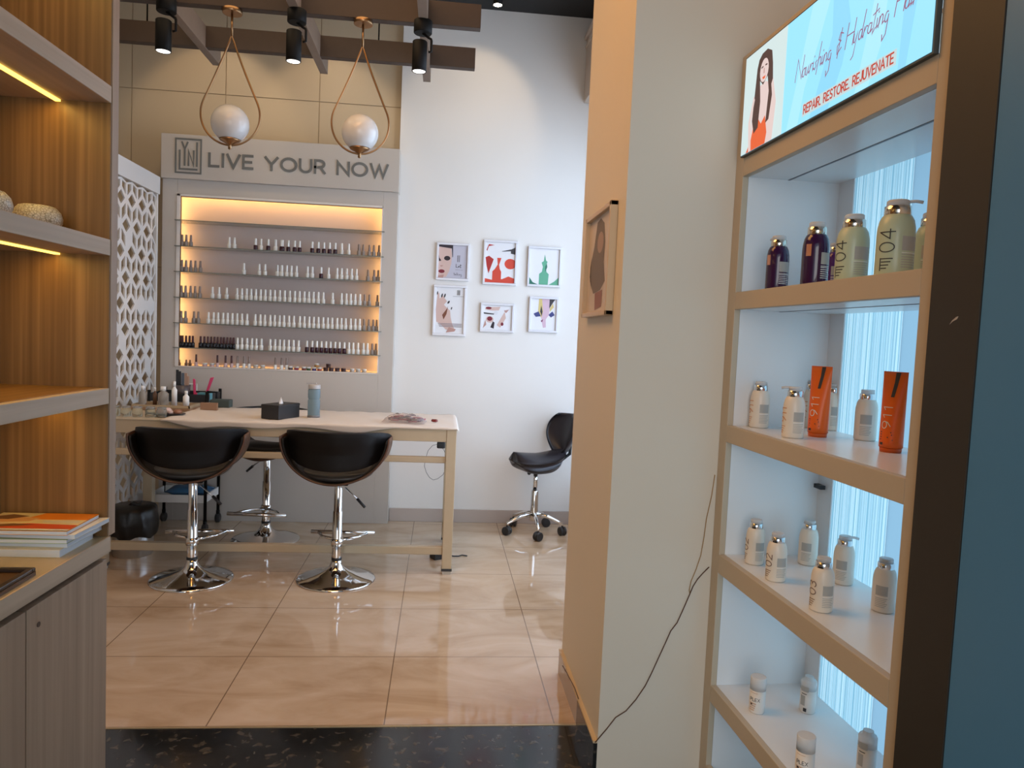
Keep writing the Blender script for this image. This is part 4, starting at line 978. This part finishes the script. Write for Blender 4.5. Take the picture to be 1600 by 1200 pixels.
def pump_bottle(name, label, pos, R_, H_, body, collar, front, num, back=None, nozzle=None, group=None, foil=False, numcol=None, ptext=None):
    """front / back: azimuth in degrees (world) of the numbered face and of the grey text block"""
    r = root(name, label, 'bottle', pos, 0, group)
    k = R_
    mb = MB(); mb.lathe([(k*.86, 0), (k*.97, .002), (k, .006), (k, H_*.60), (k*.98, H_*.70), (k*.90, H_*.80), (k*.78, H_*.86), (k*.70, H_*.88)], n=36); b = mb.build('bottle_body', body, r)
    mb = MB(); mb.lathe([(k*.68, H_*.87), (k*.70, H_*.875), (k*.70, H_*1.00), (k*.66, H_*1.005)], n=32); mb.build('collar', collar, r)
    mb = MB(); mb.lathe([(k*.60, H_*1.005), (k*.60, H_*1.075), (k*.54, H_*1.09)], n=28)
    if nozzle is not None:
        a = math.radians(nozzle); mb.tube([(0, 0, H_*1.065), (math.cos(a)*k*.9, math.sin(a)*k*.9, H_*1.065), (math.cos(a)*k*1.25, math.sin(a)*k*1.25, H_*1.045)], .0035, 8)
    mb.build('pump_cap', PUMPC, r)
    mb = MB(); mats = [numcol or LBB, LBG, LBI, LBR, LBW]
    if num:
        mb.m = 0; wraptext(mb, num, k, front+20, H_*.34, k*.85, .0022)
        for i in range(4): patch(mb, k, front-22+(i % 2)*3, front+18-i*6, H_*(.24-.045*i), H_*(.255-.045*i))
        patch(mb, k, front-24, front-20, H_*.08, H_*.26)
    if foil:
        fb = MB(); patch(fb, k, front-12, front+12, H_*.50, H_*.70, .0008); fb.build('foil_label', LBR, b)
    bk = back if back is not None else front+75
    mb.m = 1; patch(mb, k, bk-30, bk+30, H_*.36, H_*.56)
    mb.m = 1 if body not in (PURP, PURP2) else 4
    for i in range(6): patch(mb, k, bk-30, bk+30-(i*7 % 3)*5, H_*(.30-.035*i), H_*(.312-.035*i))
    mb.m = 4; patch(mb, k, bk-30, bk+30, H_*.325, H_*.335)
    mb.build('label', mats, b)
    return r
FR = 200   # azimuth facing the camera side, used as start
def face(pos, d=0): # azimuth from the bottle to the camera plus d (positive turns towards the right in the picture)
    return math.degrees(math.atan2(-pos[1], -pos[0]))+d
def cpos(x, y, z): v = cw(x, y, z); return (v.x, v.y, v.z)
z2 = 1.535
P = cpos(.060, -.185, z2); pump_bottle('purple_pump_bottle', 'dark purple pump bottle standing leftmost on the top shelf of the case', P, .031, .142, PURP, GOLD, face(P, -50), '', face(P, 40), 100, foil=True)
P = cpos(.060, -.385, z2); pump_bottle('purple_pump_bottle', 'dark purple pump bottle with copper label, second from left on the top shelf', P, .033, .150, PURP, GOLD, face(P, -30), '', face(P, 55), None, foil=True)
P = cpos(.200, -.243, z2); pump_bottle('violet_pump_bottle', 'small violet pump bottle with white band, behind the second purple bottle', P, .026, .125, PURP2, SILV, face(P, -120), '', face(P, 10), 60)
P = cpos(.080, -.515, z2); pump_bottle('green_pump_bottle', 'sage green bottle numbered 04, in the middle of the top shelf', P, .037, .150, GREENB, GOLD, face(P, -42), '04', face(P, 38), None, numcol=LBI)
P = cpos(.210, -.470, z2); pump_bottle('purple_pump_bottle', 'dark purple bottle half hidden behind the right green bottle', P, .026, .142, PURP, GOLD, face(P, -80), '', face(P, 10), None)
P = cpos(.070, -.690, z2); pump_bottle('green_pump_bottle', 'largest sage green bottle numbered 04 with pump nozzle, right on the top shelf', P, .038, .152, GREENB, GOLD, face(P, -22), '04', face(P, 50), -40, numcol=LBI)
P = cpos(.190, -.640, z2); pump_bottle('mint_pump_bottle', 'mint bottle cut off by the right frame on the top shelf', P, .033, .142, MINTB, GOLD, face(P, -100), '', face(P, 0), None)
z3 = 1.130; ORN = mat('label_orange_print', (.62, .30, .14), .5)
def c3(px, py, z):
    p = at(px, py, 2, z); return (p.x, p.y, z)
for px, py, lab, nz in ((1186, 668, 'cream pump bottle numbered 911, leftmost on the second shelf', None), (1239, 684, 'cream pump bottle numbered 911 left of the orange tube', 150), (1352, 688, 'cream pump bottle showing grey text between the two orange tubes', None)):
    P = c3(px, py, z3); P = (P[0], P[1]+.004, z3)
    pump_bottle('cream_pump_bottle', lab, P, .0285, .128, CREAMB, SILV, face(P, -62 if px < 1300 else -160), '911' if px < 1300 else '', face(P, 30 if px < 1300 else 0), nz, numcol=ORN)
P = c3(1299, 672, z3); pump_bottle('cream_pump_bottle', 'cream pump bottle behind and right of the left orange tube', P, .027, .130, CREAMB, SILV, face(P, -160), '', face(P, 20), 0, numcol=ORN)
P = c3(1264, 668, z3); pump_bottle('cream_serum_bottle', 'cream bottle with orange print hidden behind the left orange tube', P, .027, .135, CREAMB, SILV, face(P, -40), '911', face(P, 60), None, numcol=ORN)
def tube_pack(label, px, py, ang):
    P = c3(px, py, z3); r = root('orange_squeeze_tube', label, 'tube', P, 0); rr_ = .027; H_ = .197
    # round foot, flattening into a flat crimped top
    mb = MB(); n = 28; vs = []; fs = []; K = 14
    fa = math.radians(face(P, ang))
    def rad(t):
        return (rr_*(1-.93*t**1.5), rr_*(1-.93*t**1.5)*0+rr_*(1+.10*t))
    for k in range(K+1):
        t = k/K; th, wd = rad(t); z = .012+(H_-.012)*t
        for i in range(n):
            a = 2*PI*i/n; x = th*math.cos(a); y = wd*math.sin(a)
            vs.append((x*math.cos(fa)-y*math.sin(fa), x*math.sin(fa)+y*math.cos(fa), z))
    for k in range(K):
        for i in range(n): i2 = (i+1) % n; fs.append((k*n+i, k*n+i2, (k+1)*n+i2, (k+1)*n+i))
    fs.append(tuple(range(n))[::-1]); fs.append(tuple(K*n+i for i in range(n)))
    mb.add(vs, fs, True); b = mb.build('tube_body', ORAN, r)
    mb = MB(); mb.lathe([(rr_*.9, 0), (rr_*.95, .012)], n=28); mb.build('screw_cap', mat('orange_cap', (.62, .10, .01), .4), r)
    # print on the broad face
    def fn(u, v, w):
        t = max(0, (v-.012)/(H_-.012)); th, wd = rad(t); y = u; x = th*math.sqrt(max(0, 1-(y/wd)**2))+.0006+w
        return (x*math.cos(fa)-y*math.sin(fa), x*math.sin(fa)+y*math.cos(fa), v)
    mb = MB(); ls, wd = text_lines('911', .030, 1.1, .35)
    mb.m = 0; ls, wd = text_lines('911', .021, 1.5, .45); ribbons(mb, fine([[(.006-p[1], .058+p[0]) for p in l] for l in ls]), .0018, fn, .0003)
    mb.m = 1; mb.prism([(-.002, .135), (.006, .135), (.010, .165), (.013, H_-.002), (.002, H_-.002), (.002, .17)], .0004, fn)
    for i, (z, w0, w1) in enumerate(((.048, -.016, .010), (.042, -.016, .012), (.036, -.016, .004), (.03, -.016, .014))): mb.prism([(w0, z), (w1, z), (w1, z+.0025), (w0, z+.0025)], .0003, fn)
    mb.prism([(-.016, .018), (-.008, .018), (-.008, .024), (-.016, .024)], .0003, fn)
    mb.build('print', [mat('tube_white_print', (.75, .70, .62), .4), LBI], b)
tube_pack('orange squeeze tube numbered 911 standing left of centre on the second shelf', 1277, 682, -25)
tube_pack('orange squeeze tube numbered 911 at the right end of the second shelf', 1391, 706, -25)
z4 = .727
for px, py, lab, num, d, nz in ((1178, 880, 'cream pump bottle leftmost on the third shelf', '02', -65, None), (1211, 906, 'cream pump bottle numbered 02, second from left on the third shelf', '02', -45, None), (1261, 881, 'cream pump bottle with grey label at the back of the third shelf', '', -170, None),
    (1282, 953, 'cream pump bottle nearest the front edge in the middle of the third shelf', '03', -50, None), (1316, 911, 'cream pump bottle with nozzle, right of the front middle one', '', -170, -20), (1379, 954, 'cream pump bottle at the right end of the third shelf', '', -170, None)):
    P = c3(px, py, z4); P = (P[0], P[1], z4)
    pump_bottle('cream_pump_bottle', lab, P, .0275, .123, CREAMB, SILV, face(P, d), num, face(P, 35) if num else face(P, -12), nz)
z5 = .310
CLCAP = mat('frosted_clear_cap', (.85, .86, .87), .25, trans=.3, ior=1.2); MILK = mat('milky_bottle', (.78, .76, .73), .3)
def jarb(px, py, label, front, tall=.105):
    P = c3(px, py, z5); r = root('white_airless_bottle', label, 'bottle', P); R2 = .0225; H_ = tall
    mb = MB(); mb.lathe([(R2*.9, 0), (R2, .003), (R2, H_*.64)], n=32); b = mb.build('bottle_body', MILK, r)
    if front:
        mb = MB(); mb.lathe([(R2*1.0, H_*.64), (R2*1.0, H_*.98), (R2*.94, H_)], n=32); mb.build('clear_cap', CLCAP, r)
    else:
        mb = MB(); mb.lathe([(R2, H_*.64), (R2, H_*.86), (R2*.9, H_*.9), (R2*.6, H_*.92), (R2*.55, H_*1.0)], n=32); mb.build('clear_cap', CLCAP, r)
    mb = MB()
    if front:
        a = face(P, -28)
        mb.m = 0; wraptext(mb, 'PLEX', R2, a-24, H_*.36, .009, .0011, False, .9)
        mb.m = 1; patch(mb, R2, a-28, a+30, H_*.58, H_*.59)
        for i in range(4): patch(mb, R2, a-28, a+22-i*4, H_*(.27-.06*i), H_*(.30-.06*i))
        mb.m = 0; patch(mb, R2, a-22, a-6, H_*.245, H_*.285, .0008)
    else:
        a = face(P, -30)
        mb.m = 2; patch(mb, R2, a-28, a+32, H_*.62, H_*.76, .0008); patch(mb, R2, a-28, a+10, H_*.22, H_*.5); mb.m = 0; patch(mb, R2, a-20, a+20, H_*.54, H_*.56); patch(mb, R2, a+0, a+24, H_*.06, H_*.16)
    mb.build('label', [LBI, mat('label_peach_print', (.62, .42, .30), .5), LBG], b)
jarb(1182, 1111, 'small white bottle with peach print, leftmost on the bottom visible shelf', True)
jarb(1261, 1111, 'small white bottle with grey back label behind another on the bottom visible shelf', False, .106)
jarb(1256, 1212, 'small white bottle with peach print nearest the front on the bottom visible shelf', True)
jarb(1352, 1208, 'small white bottle with grey back label at right on the bottom visible shelf', False, .112)

# wires on the pillar front
yw = PY0-.003
def cable(name, px, r_, m, label, ax=1, v=None):
    pts = [tuple(at(a, b, ax, yw if v is None else v)) for a, b in px]
    mb = MB(); mb.tube(pts, r_, 6); o = mb.build(name, m); tag(o, label, 'cable'); return o
BRC = mat('brown_wire', (.10, .05, .03), .5)
cable('wall_cable', [(1108, 886), (1098, 896), (1090, 905), (1083, 916), (1078, 928), (1068, 951), (1058, 973), (1048, 986), (1040, 1004), (1028, 1030), (1018, 1052), (1008, 1072), (993, 1094), (978, 1111), (962, 1121), (948, 1139), (930, 1160)], .0017, BRC, 'thin dark wire running down the pillar front from the case to the skirting')
cable('wall_cable', [(1117, 742), (1112, 775), (1104, 810), (1100, 840), (1095, 868), (1088, 889), (1080, 908), (1077, 922), (1078, 928)], .0013, mat('tan_wire', (.35, .22, .08), .5), 'thin tan wire hanging down beside the case frame')
cable('floor_cable', [(879, 1040), (888, 1056), (898, 1075), (904, 1092)], .0018, BRC, 'short brown wire along the pillar skirting', 0, PX-.017)

# ------------------------------------------------------------------ left: lit shelf cabinet
LA = math.radians(.95); LP = (-.779, 1.81)
lc = root('shelf_cabinet', 'tall grey-brown cabinet with golden lit shelves at the left edge', 'cabinet', (LP[0], LP[1], 0), -LA)
def lw_(x, y, z): return Vector((LP[0]+x*math.cos(LA)+y*math.sin(LA), LP[1]-x*math.sin(LA)+y*math.cos(LA), z))
N_ = -1.9
mb = MB(); mb.box(-.255, 0, .001, .032, .851, CZ-.01); mb.build('end_panel', ASH, lc)
mb = MB(); mb.box(-.245, -.002, -.0035, .0005, .851, CZ-.02); mb.build('end_panel_veneer', TEAK, lc)
mb = MB(); mb.box(-.265, -.245, N_, .032, .851, CZ-.01); mb.build('back_panel', TEAK, lc)
for i, (a, b) in enumerate(((1.868, 1.906), (1.519, 1.556), (1.171, 1.208), (2.22, 2.258), (2.57, 2.608))):
    mb = MB(); mb.box(-.245, -.0, N_, -.004, a, b); sh = mb.build('shelf', ASHH, lc, bevel=.001)
    mb = MB(); mb.box(-.244, -.018, N_, -.0045, b, b+.001); mb.build('shelf_veneer', ramp_wood('golden_teak_veneer_flat', (.20, .10, .03), (.28, .145, .045), (.36, .20, .07), (42, 1.3, 42), .35), sh)
    mb = MB(); mb.box(-.124, -.112, N_+.1, -.005, a-.004, a-.0002); mb.build('led_strip', LEDY, sh)
# base
mb = MB(); mb.box(-.30, -.0, N_, .0, .812, .850); mb.build('counter_top', [COUNTER], lc, bevel=.0015)
mb = MB(); mb.box(-.001, .003, N_, .001, .812, .850); mb.box(-.30, .003, -.0, .003, .812, .85); mb.build('counter_edge', ASHH, lc)
mb = MB(); mb.box(-.30, -.024, N_, -.005, .06, .811); mb.build('carcass', BLACKP, lc)
mb = MB(); mb.box(-.30, -.003, -.021, -.001, 0, .796); mb.build('side_panel', ASH, lc)
yy = [-.001-.0, -.336, -.74, -1.15, -1.55]
for i in range(4):
    mb = MB(); mb.box(-.022, -.002, yy[i+1]+.0022, yy[i]-.0022, .05, .795); d_ = mb.build('door', ASH, lc, bevel=.0008)
    if i == 0:
        mb = MB(); mb.M = Matrix.Translation((-.002, -.294, .752)) @ Matrix.Rotation(PI/2, 4, 'Y'); mb.lathe([(.0055, -.001), (.0055, .0012)], n=16); mb.build('lock', mat('lock_dark', (.05, .035, .03), .35, .5), d_)
mb = MB(); mb.box(-.28, -.03, N_, -.02, 0, .06); mb.build('plinth', BLACKP, lc)

# magazines
MAGS = [((.70, .66, .55), 'cream'), ((.62, .63, .58), 'pale'), ((.30, .42, .20), 'green-edged'), ((.75, .74, .70), 'white'), ((.72, .33, .05), 'orange-covered')]
z = .8505; rr = random.Random(11)
PG = mat('magazine_page_edges', (.60, .66, .74), .6)
thick = [.017, .010, .009, .010, .009]
offs = [(-.030, -.012, .01), (-.018, .004, -.02), (-.022, -.002, .02), (.000, .002, -.03), (-.020, -.006, .02)]
labs = ['thick cream magazine at the bottom of the stack on the counter', 'pale magazine second from the bottom of the counter stack', 'green-edged magazine in the middle of the counter stack', 'white magazine just below the orange one on the counter stack', 'open-spread style orange and cream magazine topping the counter stack']
for i, (c, nm) in enumerate(MAGS):
    t = thick[i]; ox, oy, rz = offs[i]
    p = lw_(.004+ox, -.010+oy, z); r = root('magazine', labs[i], 'magazine', (p.x, p.y, z), -LA+rz)
    Wm, Hm = .212, .150
    mb = MB(); mb.box(-Wm, 0, -Hm, 0, .0008, t-.0008); mb.build('pages', PG, r)
    mb = MB(); mb.box(-Wm-.001, .001, -Hm-.001, .001, 0, .0008); mb.box(-Wm-.001, .001, -Hm-.001, .001, t-.0008, t); cv = mb.build('cover', mat('cover_'+nm.replace('-', '_'), c, .25), r)
    if i == 4:
        cf = lambda u, v, w: (-Wm+u, -Hm+v, t+w)
        co = C_('magazine_orange', (225, 130, 30)); cc_ = C_('magazine_cream', (225, 205, 165)); cr = C_('magazine_red', (200, 75, 35)); cb = C_('magazine_brown', (120, 80, 55)); cs = C_('magazine_skin', (215, 160, 110))
        mb, mats = artmesh(r, [([(0,0),(1,0),(1,1),(0,1)], cc_), ([(.35,.62),(1,.62),(1,1),(.45,1)], co), ([(.0,.55),(.25,.75),(.5,.7),(.45,.5),(.2,.45)], cs), ([(0,.75),(.15,.9),(.35,.8),(.2,.6),(0,.62)], cb), ([(.2,.10),(1,.10),(1,.32),(.5,.38),(.2,.3)], cr), ([(.0,.2),(.35,.36),(.6,.3),(.2,.15)], cb), ([(.6,.45),(.95,.45),(.95,.47),(.6,.47)], wht), ([(.6,.5),(.95,.5),(.95,.52),(.6,.52)], wht), ([(0,0),(1,0),(1,.07),(0,.07)], wht)], Wm, Hm, cf)
        mb.build('cover_print', mats, cv)
    z += t+.0004
# tray
p = lw_(-.012, -.285, .8505)
r = root('serving_tray', 'dark wooden tray on the cabinet counter at the left edge of view', 'tray', (p.x, p.y, .8505), -LA+.03)
mb = MB(); mb.box(-.24, 0, -.32, 0, 0, .008); mb.build('tray_base', mat('tray_wood', (.10, .055, .03), .3), r)
mb = MB(); mb.box(-.24, 0, -.012, 0, .008, .016); mb.box(-.012, 0, -.32, -.012, .008, .016); mb.box(-.24, 0, -.32, -.308, .008, .016); mb.box(-.24, -.228, -.308, -.012, .008, .016); mb.build('tray_rim', mat('tray_rim_dark', (.03, .02, .018), .3), r, bevel=.002)
# ornaments
def crackle():
    m = bpy.data.materials.new('crackled_white_mosaic'); m.use_nodes = True; nt = m.node_tree; L = nt.links.new; b = nt.nodes['Principled BSDF']; b.inputs['Roughness'].default_value = .3
    tc = nt.nodes.new('ShaderNodeTexCoord'); v = nt.nodes.new('ShaderNodeTexVoronoi'); v.feature = 'DISTANCE_TO_EDGE'; v.inputs['Scale'].default_value = 170
    r = nt.nodes.new('ShaderNodeValToRGB'); e = r.color_ramp.elements; e[0].position = .03; e[0].color = (.30, .26, .16, 1); e[1].position = .10; e[1].color = (.70, .66, .55, 1)
    L(tc.outputs['Object'], v.inputs['Vector']); L(v.outputs['Distance'], r.inputs[0]); L(r.outputs[0], b.inputs['Base Color'])
    bp = nt.nodes.new('ShaderNodeBump'); bp.inputs['Distance'].default_value = .001; L(v.outputs['Distance'], bp.inputs['Height']); L(bp.outputs[0], b.inputs['Normal']); return m
CRK = crackle()
for px, lab in ((68, 'rounded crackled white bowl on the middle lit shelf, right one'), (-20, 'rounded crackled white bowl cut off by the left picture edge')):
    mb = MB(); mb.lathe([(.028, 0), (.040, .006), (.049, .022), (.050, .032), (.046, .045), (.036, .056), (.030, .058), (.030, .052)], n=36)
    o = mb.build('crackled_bowl', CRK); 
    if px > 0: p = lw_(-.125, -.075, 1.557)
    else: p = lw_(-.125, -.262, 1.557)
    o.location = p; tag(o, lab, 'bowl')
for zz, e_ in ((1.862, 1.1), (1.513, 1.1), (1.165, .8), (2.214, .9)):
    light('cabinet_led_glow', 'AREA', tuple(lw_(-.118, -.5, zz)), e_, (1, .58, .12), tuple(lw_(-.118, -.5, 0)), shape='RECTANGLE', size=.95, size_y=.010)
    bpy.context.scene.collection.objects[-1].rotation_euler = (0, 0, PI/2-LA)

# ------------------------------------------------------------------ trolley and things around the left table end
TRX0, TRX1, TRY0, TRY1 = -1.86, -1.50, 4.88, 5.16
r = root('salon_trolley', 'black three-tier rolling trolley behind the left end of the table', 'trolley', (0,0,0))
for x in (TRX0, TRX1):
    for y in (TRY0, TRY1):
        mb = MB(); mb.rod((x, y, .07), (x, y, .93), .010); lg = mb.build('post', BLACKM, r)
        mb = MB(); mb.M = Matrix.Translation((x, y, .032)) @ Matrix.Rotation(PI/2, 4, 'Y'); mb.lathe([(.024, -.016), (.031, -.012), (.031, .012), (.024, .016)], n=18); mb.build('caster', BLACKP, lg)
        mb = MB(); mb.rod((x, y, .05), (x, y, .085), .012); mb.build('caster_fork', BLACKM, lg)
for z in (.86, .50, .20):
    mb = MB(); mb.box(TRX0, TRX1, TRY0, TRY1, z, z+.008); mb.box(TRX0, TRX1, TRY0-.004, TRY0+.004, z, z+.05); mb.box(TRX0, TRX1, TRY1-.004, TRY1+.004, z, z+.05); mb.box(TRX0-.004, TRX0+.004, TRY0, TRY1, z, z+.05); mb.box(TRX1-.004, TRX1+.004, TRY0, TRY1, z, z+.05)
    mb.build('tray', BLACKP if z > .3 else WHITEP, r)
mb = MB(); mb.tube([(TRX1, TRY0, .93), (TRX1+.06, TRY0, .93), (TRX1+.06, TRY0, .85)], .008, 8); mb.build('handle', BLACKM, r)
zt = .868
# items on the trolley top
def cyl_item(name, label, cat, pos, prof, m, n=20, parts=None):
    r = root(name, label, cat, pos); mb = MB(); mb.lathe(prof, n=n); mb.build('body', m, r)
    for pn, pf, pm in parts or []: mb = MB(); mb.lathe(pf, n=n); mb.build(pn, pm, r)
    return r
r = root('brush_holder', 'dark cup of combs and brushes on the black trolley', 'brush holder', (-1.70, 5.02, zt))
mb = MB(); mb.lathe([(.04, 0), (.05, .09), (.046, .09), (.037, .004)], n=24); mb.build('cup', mat('smoky_cup', (.10, .08, .08), .3), r)
for i, (dx, a, c, h) in enumerate(((-.035, -.15, BLACKP, .19), (-.02, -.05, BLACKP, .18), (.0, .02, mat('steel_blue_comb', (.09, .11, .14), .4), .17), (.02, .1, mat('handle_tan', (.45, .28, .20), .5), .17), (.032, .2, mat('handle_tan', (.45, .28, .20), .5), .15))):
    mb = MB(); mb.box(dx-.009, dx+.009, -.003, .003, .01, h); o = mb.build('comb', c, r, bevel=.002)
r = root('pink_clip_stand', 'pink open-wing clip stand on the trolley', 'clip', (-1.585, 5.02, zt)); PK = mat('hot_pink', (.62, .05, .14), .4)
mb = MB(); mb.box(-.05, .05, -.03, .03, 0, .03); mb.box(-.04, .04, -.02, .02, .03, .04); mb.build('base', PK, r, bevel=.004)
for s, h in ((-1, .135), (1, .15)):
    mb = MB(); mb.prism([(s*.030, .035), (s*.045, .035), (s*(.05 if s < 0 else .085), h), (s*(.035 if s < 0 else .062), h-.005)], .012, lambda u, v, w: (u, w-.006, v)); mb.build('wing', PK, r, bevel=.003)
o = bx(-.04, .04, -.03, .03, 0, .05).build('teal_box', mat('teal', (.10, .32, .38), .4), bevel=.003); o.location = (-1.535, 4.95, zt); tag(o, 'small teal carton on the right front corner of the trolley top', 'box')
o = bx(-.07, .07, -.035, .035, 0, .02).build('black_case', BLACKP, bevel=.006); o.location = (-1.69, 4.93, zt); tag(o, 'flat black case on the front of the trolley top', 'case')
# trays and bottles on left part of table
r = root('wooden_tray', 'brown tray holding bottles at the left end of the table', 'tray', (-1.66, 4.62, TZ))
mb = MB(); mb.box(-.17, .17, -.10, .10, 0, .02); mb.build('tray_body', mat('tray_tan', (.30, .18, .10), .4), r, bevel=.004)
mb = MB(); mb.box(-.17, .17, -.10, -.094, .02, .035); mb.box(-.17, .17, .094, .10, .02, .035); mb.box(-.17, -.164, -.10, .10, .02, .035); mb.box(.164, .17, -.10, .10, .02, .035); mb.build('rim', mat('tray_tan_light', (.42, .32, .20), .4), r)
zq = TZ+.0205
CLRB = mat('clear_grey_bottle', (.70, .66, .60), .08, trans=.7, ior=1.25)
for i, (x, y, lab, m, h, rad_) in enumerate(((-1.79, 4.60, 'clear dispenser bottle at the left of the brown tray', CLRB, .12, .022), (-1.73, 4.63, 'slim brown dropper bottle on the brown tray', BB, .11, .012), (-1.67, 4.60, 'rounded amber-clear bottle with white top on the brown tray', CLRB, .12, .030), (-1.62, 4.64, 'tall white bottle in the middle of the brown tray', WHITEP, .15, .016), (-1.53, 4.58, 'white tapered tube on the right of the brown tray', WHITEP, .10, .018))):
    cyl_item('cosmetic_bottle', lab, 'bottle', (x, y, zq), [(rad_, 0), (rad_, h*.65), (rad_*.5, h*.75), (rad_*.45, h*.8)], m, parts=[('cap', [(rad_*.5, h*.8), (rad_*.5, h)], WHITEP)])
# glass jars along the front left of the table
for i, x in enumerate((-1.79, -1.73, -1.67, -1.60, -1.54)):
    r = root('glass_jar', 'low clear glass jar at the left front corner of the table', 'jar', (x, 4.22, TZ), 0, 'clear glass jars at the table corner')
    mb = MB(); mb.lathe([(.024, 0), (.027, .004), (.027, .04), (.022, .048)], n=20); mb.build('jar_body', mat('greenish_clear_jar', (.80, .82, .72), .05, trans=.85, ior=1.2), r)
    mb = MB(); mb.lathe([(.025, .048), (.025, .056), (.02, .058)], n=20); mb.build('lid', CLRB, r)
# dark plate with brown cosmetics
p = on(262, 648, TT)
r = root('black_plate', 'flat black plate holding rosy cosmetics on the table', 'plate', (p.x+.0, p.y, TT))
mb = MB(); mb.lathe([(.05, 0), (.095, .006), (.097, .009), (.05, .004)], n=32, sy=.7); mb.build('plate_body', BLACKP, r)
for i, (dx, dy, c, s) in enumerate(((-.045, 0, (.42, .22, .16), .026), (-.01, .01, (.62, .45, .40), .030), (.02, -.01, (.60, .45, .42), .018), (.055, .0, (.30, .13, .07), .024))):
    mb = MB(); mb.lathe([(0, .0), (s, .004), (s, s*.7), (s*.6, s*1.1), (0, s*1.15)], n=14); o = mb.build('rosy_powder_pot', mat('rosy_%d' % i, c, .4)); o.location = (p.x+dx, p.y+dy, TT+.005)
    tag(o, ['tan powder pot leftmost on the black plate', 'pale pink powder pot on the black plate', 'small pale lid beside the pink pot on the plate', 'dark brown powder pot rightmost on the black plate'][i], 'powder pot')
o = bx(-.05, .05, -.012, .012, 0, .045).build('brown_carton', mat('carton_brown', (.30, .17, .10), .5), bevel=.002); o.location = (-1.40, 4.60, TT); tag(o, 'small brown carton with white end behind the black plate', 'carton')
o = bx(-.06, .06, -.04, .04, 0, .05).build('dark_basket', mat('dark_green_basket', (.05, .07, .065), .5), bevel=.006); o.location = (-1.38, 4.78, TT); tag(o, 'dark green basket at the back edge of the table near the trolley', 'basket')
# dustbin
p = on(212, 858, 0)
r = root('pedal_bin', 'steel pedal bin wrapped in a black liner under the left table end', 'dustbin', (-1.765, 4.42, 0))
mb = MB(); mb.lathe([(.105, 0), (.11, .01), (.11, .14)], n=36, cap=False); mb.build('steel_body', STEEL, r)
mb = MB(); n = 40; vs = []; fs = []; K = 10
for k in range(K+1):
    t = k/K
    for i in range(n):
        a = 2*PI*i/n; rad_ = .122+.014*math.sin(t*PI)+.004*math.sin(a*7+t*3)+.003*math.sin(a*13); z = .115+.175*t+(.010*math.sin(a*5) if k == 0 else 0)
        if k == K: rad_ *= .93
        vs.append((rad_*math.cos(a), rad_*math.sin(a), z))
for k in range(K):
    for i in range(n): i2 = (i+1) % n; fs.append((k*n+i, k*n+i2, (k+1)*n+i2, (k+1)*n+i))
fs.append(tuple(K*n+i for i in range(n))); mb.add(vs, fs, True); mb.build('liner', mat('black_bag', (.015, .014, .013), .35, bump=.5, nscale=60), r)
mb = MB(); mb.tube([(-.02, 0, .285), (.0, 0, .30), (.03, .0, .29), (.05, 0, .315)], [.012, .014, .01, .004], 8); mb.build('liner_knot', MATS['black_bag'], r)
# blue packet on the trolley's low tray
mb = MB(); vs = []; fs = []; N = 14; M2 = 10
for side in (1, -1):
    for i in range(N+1):
        for j in range(M2+1):
            u, v = i/N, j/M2; e = (math.sin(PI*u)*math.sin(PI*v))**.5; vs.append((-.14+.28*u, -.09+.18*v, .045+side*.04*e+.006*math.sin(u*17+v*9)*e))
K = (N+1)*(M2+1)
for i in range(N):
    for j in range(M2): a = i*(M2+1)+j; fs.append((a, a+M2+1, a+M2+2, a+1)); fs.append((K+a, K+a+1, K+a+M2+2, K+a+M2+1))
mb.add(vs, fs, True); o = mb.build('blue_packet', mat('blue_film', (.06, .16, .30), .2)); o.location = (-1.64, 5.02, .209); tag(o, 'crumpled blue plastic packet on the low white trolley shelf', 'packet')
# navy pouch hanging by the trolley
mb = MB(); mb.lathe([(.0, 0), (.03, .01), (.035, .05), (.028, .075), (.01, .08)], n=16, sy=.5); o = mb.build('navy_pouch', mat('navy', (.015, .03, .08), .5)); o.location = (-1.80, 5.02, .509); tag(o, 'small navy pouch standing on the middle tray of the trolley', 'pouch')
# white socket plate / frame on unit
a = at(271, 598, 1, UY0-.004); b = at(308, 625, 1, UY0-.004)
r = root('socket_plate', 'white wall socket plate on the display unit behind the trolley', 'socket', (a.x, UY0-.0, b.z))
Wd, Hd = b.x-a.x, a.z-b.z
mb = MB(); mb.box(0, Wd, -.008, -.0005, 0, .008); mb.box(0, Wd, -.008, -.0005, Hd-.008, Hd); mb.box(0, .008, -.008, -.0005, 0, Hd); mb.box(Wd-.008, Wd, -.008, -.0005, 0, Hd); mb.build('rim', WHITEP, r, bevel=.002)
mb = MB(); mb.box(.006, Wd-.006, -.006, -.0005, .006, Hd-.006); mb.build('plate', mat('socket_grey', (.45, .42, .40), .4), r)
